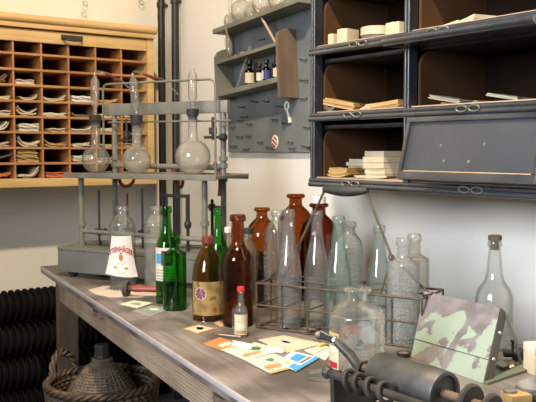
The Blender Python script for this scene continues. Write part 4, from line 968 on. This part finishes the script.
# squat apothecary bottle in front
t, p, rad, h = bottle('apothecary_bottle', 'squat round-shouldered clear bottle with a torn label in front of the crate', 'squat', 356.5, 392, 287, 55, M['heavy'], seg=48)
fa = facing(p.x, p.y)
bm = BM(); patch(bm, rad, fa-1.0, rad*.32, h*.20, h*.56, base=.0004, n=10); lb = obj('paper_label', bm, M['cream'], t)
bm = BM(); patch(bm, rad, fa-1.0, rad*.22, h*.37, h*.42, base=.001); obj('green_print', bm, M['palegreen'], lb)
bm = BM(); patch(bm, rad, fa-1.0, rad*.26, h*.21, h*.27, base=.001); obj('red_band', bm, M['redprint'], lb)
bm = BM(); patch(bm, rad, fa-1.0, rad*.33, h*.50, h*.565, base=.001); obj('brown_band', bm, M['kraft'], lb)
fb = fa+math.pi-.15
def blob_patch(cx, cz, wx, wz, seed, base, irr=.25):
    rg = random.Random(seed); n = 20; pl2 = []
    for k in range(n):
        a = 2*math.pi*k/n; q = 1-irr*rg.random(); pl2.append((cx+wx*q*math.cos(a), cz+wz*q*math.sin(a)))
    b2 = BM(); vs = [b2.verts.new((x, z, base)) for x, z in pl2]; b2.faces.new(vs); bmesh.ops.triangulate(b2, faces=b2.faces)
    bmesh.ops.subdivide_edges(b2, edges=b2.edges[:], cuts=2, use_grid_fill=True)
    r_ = bmesh.ops.extrude_face_region(b2, geom=b2.faces[:]); bmesh.ops.translate(b2, verts=[v for v in r_['geom'] if isinstance(v, bmesh.types.BMVert)], vec=(0, 0, .0003))
    return wrap(b2, rad, fb, 0)
lb = obj('back_label', blob_patch(-.1*rad, h*.40, rad*.85, h*.20, 3, .0004, .30), M['white'], t)
for (cx, cz, wx, wz, mm) in ((.35, .50, .42, .065, 'pinkprint'), (.55, .42, .14, .03, 'redprint'), (-.45, .32, .36, .07, 'cream'), (-.5, .28, .22, .05, 'pinkprint'), (.02, .37, .14, .035, 'redprint'), (.12, .34, .10, .02, 'darkprint'), (-.72, .46, .12, .04, 'kraft')):
    obj('printed_patch', blob_patch(cx*rad, h*cz, rad*wx, h*wz, int(cx*100)+7, -.0006, .35), M[mm], lb)
# ------------------------------------------------------------------ papers on the table
ZT = .78
def sheet(name, label, cat, corners, m, lift=.0004, th=.0006, prints=(), group=None, curl=0):
    P4 = [on_z(x, y, ZT) for x, y in corners]; c = sum(P4, Vector())/len(P4)
    t = thing(name, label, cat, (c.x, c.y, ZT), group=group)
    poly = [(p.x-c.x, p.y-c.y) for p in P4]
    bm = BM(); prism(bm, poly, lift, lift+th); obj('sheet', bm, M[m], t, smooth=False)
    if len(poly) == 4:
        A, B, Cc, D = [Vector(q) for q in poly]
        def uv(u, v): q = A*(1-u)*(1-v)+B*u*(1-v)+Cc*u*v+D*(1-u)*v; return (q.x, q.y)
        for (n_, quad, mm) in prints:
            bm = BM()
            if n_ == 'script':
                us = [quad[0]+(quad[2]-quad[0])*k/26 for k in range(27)]
                pts = [uv(u, quad[1]+(quad[3]-quad[1])*(.5+.5*math.sin(k*1.9))) for k, u in enumerate(us)]
                tube(bm, [(x, y, lift+th) for x, y in pts], .0021, 5)
                bmesh.ops.scale(bm, verts=bm.verts, vec=(1,1,.25), space=Matrix.Translation((0,0,-(lift+th))))
                n_ = 'script_print'
            elif n_ == 'blob':
                cu, cv = (quad[0]+quad[2])/2, (quad[1]+quad[3])/2
                poly2 = []
                for k in range(22):
                    a = 2*math.pi*k/22; rr = random.uniform(.55, 1); poly2.append(uv(cu+(quad[2]-quad[0])/2*rr*math.cos(a), cv+(quad[3]-quad[1])/2*rr*math.sin(a)))
                prism(bm, poly2, lift+th, lift+th+.0003); n_ = 'drawing'
            elif n_ == 'letters':
                k = 6
                for i in range(k):
                    u0 = quad[0]+(quad[2]-quad[0])*(i+.12)/k; u1 = quad[0]+(quad[2]-quad[0])*(i+.8)/k
                    prism(bm, [uv(u0, quad[1]), uv(u1, quad[1]), uv(u1, quad[3]), uv(u0, quad[3])], lift+th, lift+th+.0003)
                n_ = 'block_print'
            else:
                prism(bm, [uv(quad[0], quad[1]), uv(quad[2], quad[1]), uv(quad[2], quad[3]), uv(quad[0], quad[3])], lift+th, lift+th+.0003)
            obj(n_, bm, M[mm], t, smooth=False)
    return t, c
def curl_flap(t, c, pxs, m, lift, holes=False):
    """a page end rolled up off the sheet: an arc strip between two table points"""
    a, b_ = on_z(*pxs[0], ZT), on_z(*pxs[1], ZT); a = a-Vector((c.x, c.y, ZT)); b_ = b_-Vector((c.x, c.y, ZT)); ax = (b_-a); L = ax.length; ax.normalize(); sd = Vector((-ax.y, ax.x, 0))
    bm = BM(); n = 10; rad = .0075; g = []
    for k in range(n+1):
        an = -R(90)+R(140)*k/n
        off = sd*(rad*math.cos(an)) + Vector((0,0,rad+rad*math.sin(an)+lift)); o2 = sd*((rad-.0006)*math.cos(an)) + Vector((0,0,rad+(rad-.0006)*math.sin(an)+lift))
        g.append([bm.verts.new(q) for q in (a+off, b_+off, b_+o2, a+o2)])
    for p_, q_ in zip(g, g[1:]):
        for k in range(4): bm.faces.new((p_[k], p_[(k+1) % 4], q_[(k+1) % 4], q_[k]))
    bm.faces.new(g[0]); bm.faces.new(g[-1]); fo = obj('curled_page', bm, M[m], t)
    if holes:
        bm = BM()
        for i in range(12):
            f = (i+.5)/12; an = R(42); pc_ = a+ax*(L*f)+sd*(rad*math.cos(an))+Vector((0,0,rad+rad*math.sin(an)+lift)); lathe(bm, [(0,.0004),(.0016,.0004),(.0016,-.0004),(0,-.0004)], 8, Matrix.Translation(pc_) @ (sd*math.cos(an)+Vector((0,0,math.sin(an)))).to_track_quat('Z','Y').to_matrix().to_4x4())
        obj('punch_holes', bm, M['greypaper'], fo)
sheet('picture_card', 'small orange-edged card on the table before the brown flagon', 'card', [(182.4,328.7),(199,324.7),(215.5,328.9),(197,334.3)], 'orange', prints=(('cream_field',(.08,.08,.94,.92),'cream'),('blob',(.35,.25,.8,.75),'palegreen')))
sheet('leaflet', 'large beige printed leaflet lying beside the crate', 'leaflet', [(258,340),(284,335.5),(323.5,344),(287,353)], 'cream', lift=.0003, prints=(('picture_print',(.25,.2,.8,.7),'pinkpaper'),('blob',(.4,.3,.6,.6),'greynote')))
sheet('white_slip', 'white paper slip under the yellow chip beside the squat bottle', 'paper', [(303.5,351),(323.7,345),(334,351),(325,361)], 'paper', lift=.0012, prints=(('letters',(.2,.42,.85,.5),'greynote'),))
t, c = sheet('leaflet', 'orange-brown booklet with a curled punched page in front of the miniature bottle', 'leaflet', [(202.5,344),(220,337.5),(251,347.5),(228,353)], 'orange', lift=.0004, prints=(('cream_field',(.02,.70,.5,.98),'cream'),('script',(.25,.35,.85,.6),'paper')))
curl_flap(t, c, ((231,346), (250,350)), 'white', .001, True)
t, c = sheet('leaflet', 'white leaflet with orange script and green drawing and a rolled edge', 'leaflet', [(224.7,352),(255,343),(283,351),(245,361)], 'paper', lift=.0016, prints=(('script',(.12,.55,.62,.85),'orange'),('blob',(.45,.2,.85,.6),'greenprint'),('picture_print',(.02,.05,.3,.3),'palegreen')))
curl_flap(t, c, ((266,351.5), (282,354.5)), 'paper', .0022)
sheet('leaflet', 'cream leaflet with orange script lying nearest the table edge', 'leaflet', [(245,361.5),(274,354.5),(300,367),(271,375)], 'paper', lift=.0022, prints=(('script',(.10,.5,.8,.85),'orange'),('blob',(.45,.15,.75,.45),'greenprint'),('picture_print',(.0,.9,1,1),'kraft')))
sheet('leaflet', 'blue and white leaflet with a blue panel, rightmost of the leaflets', 'leaflet', [(278,364),(292,352.6),(320,359),(296,373)], 'white', lift=.0032, prints=(('blue_panel',(.42,.22,.90,.62),'sky'),('letters',(.42,.68,.92,.80),'darkprint'),('blue_band',(.0,.84,1,1),'sky'),('blue_patch',(.02,.55,.3,.84),'sky'),('blob',(.1,.15,.35,.45),'yellow')))
bm = BM(); a, b_ = on_z(318.5, 348, ZT), on_z(328, 345.5, ZT); tube(bm, [(a.x,a.y,ZT+.0064),(a.x*.7+b_.x*.3,a.y*.7+b_.y*.3,ZT+.0066),(b_.x,b_.y,ZT+.0064)], [.0035,.0042,.0035], 10); tag(obj('yellow_chip', bm, M['yellow']), 'small yellow chip lying on the white slip beside the squat bottle', 'chip')
a, b_ = on_z(219, 336.2, ZT), on_z(263, 342, ZT)
st = thing('match_stick', 'thin pale stick with dark tip lying behind the leaflets', 'stick', (a.x, a.y, ZT)); bm = BM(); dv = b_-a; dv.z = 0
cyl(bm, (0,0,.0045), dv*.5+Vector((0,0,.0062)), .0018, 8); obj('stick_shaft', bm, M['cabshelf'], st); bm = BM(); cyl(bm, -dv.normalized()*.012+Vector((0,0,.0043)), (0,0,.0045), .0024, 8); obj('dark_tip', bm, M['brownpaper'], st)
sheet('wrapping_paper', 'large pinkish-beige sheet under the schnapps bottle at the table edge', 'paper', [(88,290),(104,286),(135,285),(160,288),(166,294),(140,297.5),(110,297.5),(96,294.5)], 'pinkpaper', lift=.0002, th=.0004)
sheet('bank_note', 'pale green crumpled note lying before the red-handled roller', 'note', [(119,304.3),(134,300.5),(153,303),(137,308.5)], 'palegreen', lift=.0003, prints=(('blob',(.3,.2,.7,.8),'greynote'),))
sheet('bank_note', 'grey printed note lying left of the short green bottle base', 'note', [(131,311.5),(152,305.5),(170,309),(150,317)], 'greynote', lift=.0006, prints=(('blob',(.5,.25,.85,.75),'palegreen'),))
sheet('paper_scrap', 'tiny tan paper scrap beside the base of the tall amber bottle', 'paper', [(214,323.5),(219,321),(225,326),(221,327)], 'kraft', lift=.0003)
# red-handled roller
a = on_z(126.5, 296.5, ZT); b_ = on_z(157, 297.5, ZT); dv = (b_-a); dv.z = 0; L = .13; dn = Vector((dv.x, dv.y, 0)).normalized()
rl = thing('hand_roller', 'red-handled tool with a dark wheel lying on the beige paper', 'hand tool', (a.x, a.y, ZT+.0007)); ra = .0262
bm = BM(); mt = Matrix.Translation((0,0,ra)) @ dn.to_track_quat('Z','Y').to_matrix().to_4x4()
lathe(bm, [(0,-.006),(ra*.62,-.006),(ra*.68,-.008),(ra*.95,-.008),(ra,-.005),(ra,.005),(ra*.95,.008),(ra*.6,.008),(ra*.45,.006),(.010,.006),(.010,.02),(0,.02)], 30, mt); obj('wheel', bm, M['cork'], rl)
bm = BM(); lathe(bm, [(0,.018),(.0095,.018),(.0115,.03),(.0095,.06),(.0105,.10),(.0085,.118),(0,.12)], 18, mt); obj('handle', bm, M['redwood'], rl)
bm = BM(); lathe(bm, [(0,.118),(.008,.118),(.008,.126),(ra,.126),(ra,.134),(0,.134)], 30, mt); obj('end_disc', bm, M['cork'], rl)
# ------------------------------------------------------------------ foreground machine with steel drum
mc = thing('drum_machine', 'old steel machine with grey drum, shafts and chrome-tipped lever at the table front', 'machine', (.95, .95, ZT))
def mp(x, y, z): return Vector((x-.95, y-.95, z-ZT))
AX, AZ = .960, .871
bm = BM(); mt = Matrix.Translation(mp(AX, 1.015, AZ)) @ Matrix.Rotation(R(90), 4, 'X')
lathe(bm, [(0,0),(.030,0),(.035,.004),(.0365,.008),(.0365,.152),(.035,.157),(.030,.158),(.030,.152),(0,.152)], 44, mt); obj('drum', bm, M['drum'], mc)
bm = BM(); cyl(bm, mp(AX, 1.075, AZ), mp(AX, .70, AZ), .0075, 14); obj('shaft', bm, M['rustshaft'], mc)
for y, r_ in ((.812, .029), (.772, .024)):
    bm = BM(); lathe(bm, [(.008,0),(r_-.003,0),(r_,.003),(r_,.008),(r_-.003,.011),(.008,.011)], 32, Matrix.Translation(mp(AX, y, AZ)) @ Matrix.Rotation(R(90), 4, 'X'), True); obj('flange_disc', bm, M['iron'], mc)
BX, BZ = .893, .868
bm = BM(); cyl(bm, mp(BX, 1.065, BZ), mp(BX, .72, BZ), .0075, 14); lathe(bm, [(0,0),(.009,.001),(.012,.008),(.009,.016),(0,.018)], 14, Matrix.Translation(mp(BX, 1.078, BZ)) @ Matrix.Rotation(R(90), 4, 'X')); obj('front_shaft', bm, M['iron'], mc)
for y in (1.01, .985, .955, .925):
    bm = BM(); tube(bm, [mp(BX+.015*math.cos(a), y+.006*math.sin(a), BZ+.015*math.sin(a)) for a in [2*math.pi*k/20 for k in range(20)]], .0045, 8, True); obj('spring_ring', bm, M['iron'], mc)
bm = BM(); prism(bm, [(BX-.002, ZT), (AX+.035, ZT), (AX+.012, AZ+.010), (AX-.010, AZ+.010), (AX-.03, ZT+.055), (BX+.012, BZ+.006), (BX-.006, BZ+.006)], 0, .010, Matrix.Translation((-.95, 1.058-.95, -ZT)) @ Matrix.Rotation(R(90), 4, 'X')); obj('end_plate', bm, M['iron'], mc, smooth=False)
bm = BM(); box(bm, BX-.0635, BX-.045, 1.03-.95, 1.06-.95, .012, .055, .003); obj('green_lug', bm, M['green_metal'], mc)
bm = BM(); prism(bm, [(BX-.022, ZT), (AX+.045, ZT), (AX+.022, AZ+.016), (AX-.016, AZ+.018), (BX+.018, BZ+.012), (BX-.014, BZ+.012)], 0, .014, Matrix.Translation((-.95, .725-.95, -ZT)) @ Matrix.Rotation(R(90), 4, 'X')); obj('end_plate', bm, M['iron'], mc, smooth=False)
bm = BM(); box(bm, BX-.03-.95, AX+.05-.95, .70-.95, 1.07-.95, 0, .012, .002); obj('base_plate', bm, M['iron'], mc)
bm = BM(); cyl(bm, mp(.93, 1.055, BZ), mp(.93, .75, BZ-.02), .006, 12); box(bm, BX-.95+.012, BX-.95+.03, .99-.95, 1.04-.95, BZ-ZT-.012, BZ-ZT+.004, .002); obj('tie_rod', bm, M['iron'], mc)
kn = at_d(335, 341, 1.47); ke = mp(AX, 1.062, AZ); k0 = kn-Vector((.95, .95, ZT)); tipk = at_d(318.5, 335.5, 1.50)-Vector((.95, .95, ZT))
bm = BM(); tube(bm, [ke+Vector((.002,0,-.006)), ke*.6+k0*.4+Vector((0,0,.003)), k0], [.0085,.0095,.0065], 12); lv_ = obj('lever', bm, M['iron'], mc)
bm = BM(); dv = tipk-k0; L = dv.length; lathe(bm, [(0,-.003),(.007,-.003),(.0095,.002),(.0075,L*.3),(.0095,L*.55),(.011,L*.8),(.008,L*1.05),(0,L*1.12)], 18, Matrix.Translation(k0) @ dv.to_track_quat('Z','Y').to_matrix().to_4x4()); obj('chrome_knob', bm, M['chrome'], lv_)
# ------------------------------------------------------------------ chipped mint plate on a bracket
BLp, BRp = on_z(411, 358), on_z(483, 384); TLp, TRp = on_z(424, 291.5, .912), on_z(500, 308.5, .912)
pl = thing('metal_plate_stand', 'tilted metal plate with chipped mint-green paint on a dark bracket stand', 'metal plate', (BLp.x, BLp.y, ZT))
o0 = Vector((BLp.x, BLp.y, ZT)); q = [v-o0+Vector((0,0,.001)) for v in (BLp, BRp, TRp, TLp)]
nrm = (q[1]-q[0]).cross(q[3]-q[0]).normalized()
if nrm.dot(Fw) > 0: nrm = -nrm
bm = BM(); th = .005
f_ = [bm.verts.new(v) for v in q]; b2 = [bm.verts.new(v-nrm*th) for v in q]
bm.faces.new(f_); bm.faces.new(b2[::-1])
for k in range(4): bm.faces.new((f_[k], b2[k], b2[(k+1) % 4], f_[(k+1) % 4]))
obj('painted_plate', bm, M['mint'], pl, smooth=False)
bm = BM(); tube(bm, [q[0]*.73+q[3]*.27+nrm*.0004, q[1]*.70+q[2]*.30+nrm*.0004], .0008, 6); obj('crease', bm, M['rust'], pl)
ed = (q[1]-q[0]).normalized()
bm = BM(); s0_, s1_ = q[1]+ed*.0015, q[2]+ed*.0015
vs = [s0_, s1_, s1_-nrm*.02, s0_-nrm*.02]; va_ = [bm.verts.new(v) for v in vs]; vb_ = [bm.verts.new(v+ed*.004) for v in vs]
bm.faces.new(va_); bm.faces.new(vb_[::-1])
for k in range(4): bm.faces.new((va_[k], vb_[k], vb_[(k+1) % 4], va_[(k+1) % 4]))
obj('side_flange', bm, M['iron'], pl, smooth=False)
for f in (.35, .7):
    bm = BM(); lathe(bm, [(0,.0016),(.0035,.001),(.004,0)], 10, Matrix.Translation(s0_*(1-f)+s1_*f-nrm*.010+ed*.0042) @ ed.to_track_quat('Z','Y').to_matrix().to_4x4()); obj('rivet', bm, M['chrome'], pl)
back = Vector((s1_.x, s1_.y, .003)) + Vector((.055, -.015, 0))
bm = BM(); tube(bm, [s1_+ed*.006-nrm*.012+Vector((0,0,-.004)), back*.5+s1_*.5+ed*.012, back], .0035, 8); obj('strut', bm, M['green_metal'], pl)
bm = BM(); t0 = Vector((s0_.x, s0_.y, 0)); t1 = back+ed*.01; 
pw = [(t0.x, t0.y), (t0.x+ed.x*.012, t0.y+ed.y*.012), (t1.x+ed.x*.03, t1.y+ed.y*.03), (t1.x+.004, t1.y+.004)]
prism(bm, pw, 0, .006); obj('foot_plate', bm, M['green_metal'], pl, smooth=False)
# ------------------------------------------------------------------ odds and ends at the right end of the table
p = on_z(517, 361, ZT); ft = thing('brass_valve', 'small dark metal valve lying behind the mint plate by the wall', 'valve', (p.x, p.y, ZT))
bm = BM(); lathe(bm, [(0,-.03),(.008,-.03),(.008,-.012),(.014,-.010),(.0165,0),(.014,.012),(.011,.014),(.011,.02),(0,.02)], 18, Matrix.Translation((0,0,.0166)) @ Vector((.75,-.6,0)).to_track_quat('Z','Y').to_matrix().to_4x4()); obj('valve_body', bm, M['iron'], ft)
bm = BM(); cyl(bm, (-.008,.006,.026), (-.008,.006,.046), .003, 8); cyl(bm, (-.008,.006,.044), (-.008,.006,.048), .006, 10); obj('valve_stem', bm, M['iron'], ft)
p = on_z(541, 372, ZT); bx2 = thing('beige_box', 'small upright beige cardboard box at the right edge of the table', 'box', (p.x, p.y, ZT), -.4)
bm = BM(); box(bm, -.03, .03, -.022, .022, 0, .062, .0015); obj('box_body', bm, M['boxcard'], bx2); bm = BM(); box(bm, -.0306, .0306, -.0226, .0226, .046, .0635, .0012); obj('box_lid', bm, M['paper'], bx2)
for (cs, lab) in (([(495,366),(501,363.5),(510,367),(503,371)], 'larger torn white label scrap behind the mint plate foot'), ([(507,366.5),(512,365),(514.5,369.5),(510,371.5)], 'smaller torn white label scrap beside the valve')):
    sheet('label_scrap', lab, 'paper', cs, 'paper', lift=.0068, th=.0008)
p = on_z(516, 404, ZT); wb = thing('wooden_block', 'yellowish wooden block at the front right by the plate foot', 'block', (p.x, p.y, ZT), -.35)
bm = BM(); box(bm, -.022, .022, -.02, .02, 0, .022, .002); obj('block_body', bm, M['kraft'], wb)
bm = BM(); lathe(bm, [(0,.0222),(.013,.0222),(.013,.027),(.011,.0285),(0,.0285)], 20, Matrix.Translation((-.01,.006,0))); obj('metal_disc', bm, M['steel'], wb)
p = on_z(531, 400, ZT); bm = BM(); bmesh.ops.create_icosphere(bm, subdivisions=3, radius=.026)
for v in bm.verts:
    k = 1+.14*math.sin(v.co.x*170+1)*math.cos(v.co.y*150)+.08*math.sin(v.co.z*260); v.co *= k; v.co.z *= .8
zmin = min(v.co.z for v in bm.verts)
for v in bm.verts: v.co.z -= zmin
o = tag(obj('pumice_stone', bm, M['rag']), 'rough grey lump like pumice at the bottom right corner of the table', 'stone'); o.location = (p.x, p.y, ZT)
p = on_z(403.5, 356.5, ZT); tl = thing('tin_lid', 'small dark round tin lid between the crate corner and the mint plate', 'lid', (p.x, p.y, ZT))
bm = BM(); lathe(bm, [(0,0),(.015,0),(.016,.002),(.016,.010),(.0145,.0105),(.013,.008),(0,.008)], 24); obj('rim', bm, M['iron'], tl); bm = BM(); lathe(bm, [(0,.0082),(.0125,.0082),(.012,.0092),(0,.0095)], 20); obj('pale_inset', bm, M['tray'], tl)
p = on_z(322, 378, ZT); bm = BM(); pr_ = [(.030,0),(.034,.001),(.036,.005),(.037,.009)]
lathe(bm, [(0,.0)]+pr_+[(r-.002, z+.0004) for r, z in reversed(pr_[1:])]+[(0,.002)], 32); o = tag(obj('glass_dish', bm, M['clear'], ang=60), 'shallow clear glass dish left of the squat bottle base', 'dish'); o.location = (p.x, p.y, ZT+.0004)
# ------------------------------------------------------------------ light
def area(name, loc, target, size, energy, col, sy=None, spread=180):
    l = bpy.data.lights.new(name, 'AREA'); l.energy = energy; l.color = col; l.shape = 'RECTANGLE'; l.size = size; l.size_y = sy or size; l.spread = R(spread)
    o = bpy.data.objects.new(name, l); C.objects.link(o); o.location = loc; o.rotation_euler = (Vector(target)-Vector(loc)).to_track_quat('-Z', 'Y').to_euler(); return o
def bulb(name, loc, energy, col, size):
    l = bpy.data.lights.new(name, 'POINT'); l.energy = energy; l.color = col; l.shadow_soft_size = size
    o = bpy.data.objects.new(name, l); C.objects.link(o); o.location = loc; return o
bulb('ceiling_lamp', (.45, 1.08, 3.42), 430, (1, .80, .55), .06)
area('window_daylight', (-2.0, .45, 2.15), (1.98, .95, .9), 1.3, 52, (.88, .94, 1), 1.4, 88)
wd = bpy.data.worlds.new('world'); sc.world = wd; wd.use_nodes = True
bg = wd.node_tree.nodes['Background']; bg.inputs[0].default_value = (.86, .92, 1, 1); bg.inputs[1].default_value = .10
# ------------------------------------------------------------------ view
sc.view_settings.view_transform = 'Standard'; sc.view_settings.look = 'None'; sc.view_settings.gamma = 1; sc.view_settings.exposure = 0.0
sc.view_settings.use_curve_mapping = False
sc.cycles.transparent_max_bounces = 64; sc.cycles.max_bounces = 10
for o in C.objects:
    for k in ('R', 'H'):
        if k in o: del o[k]
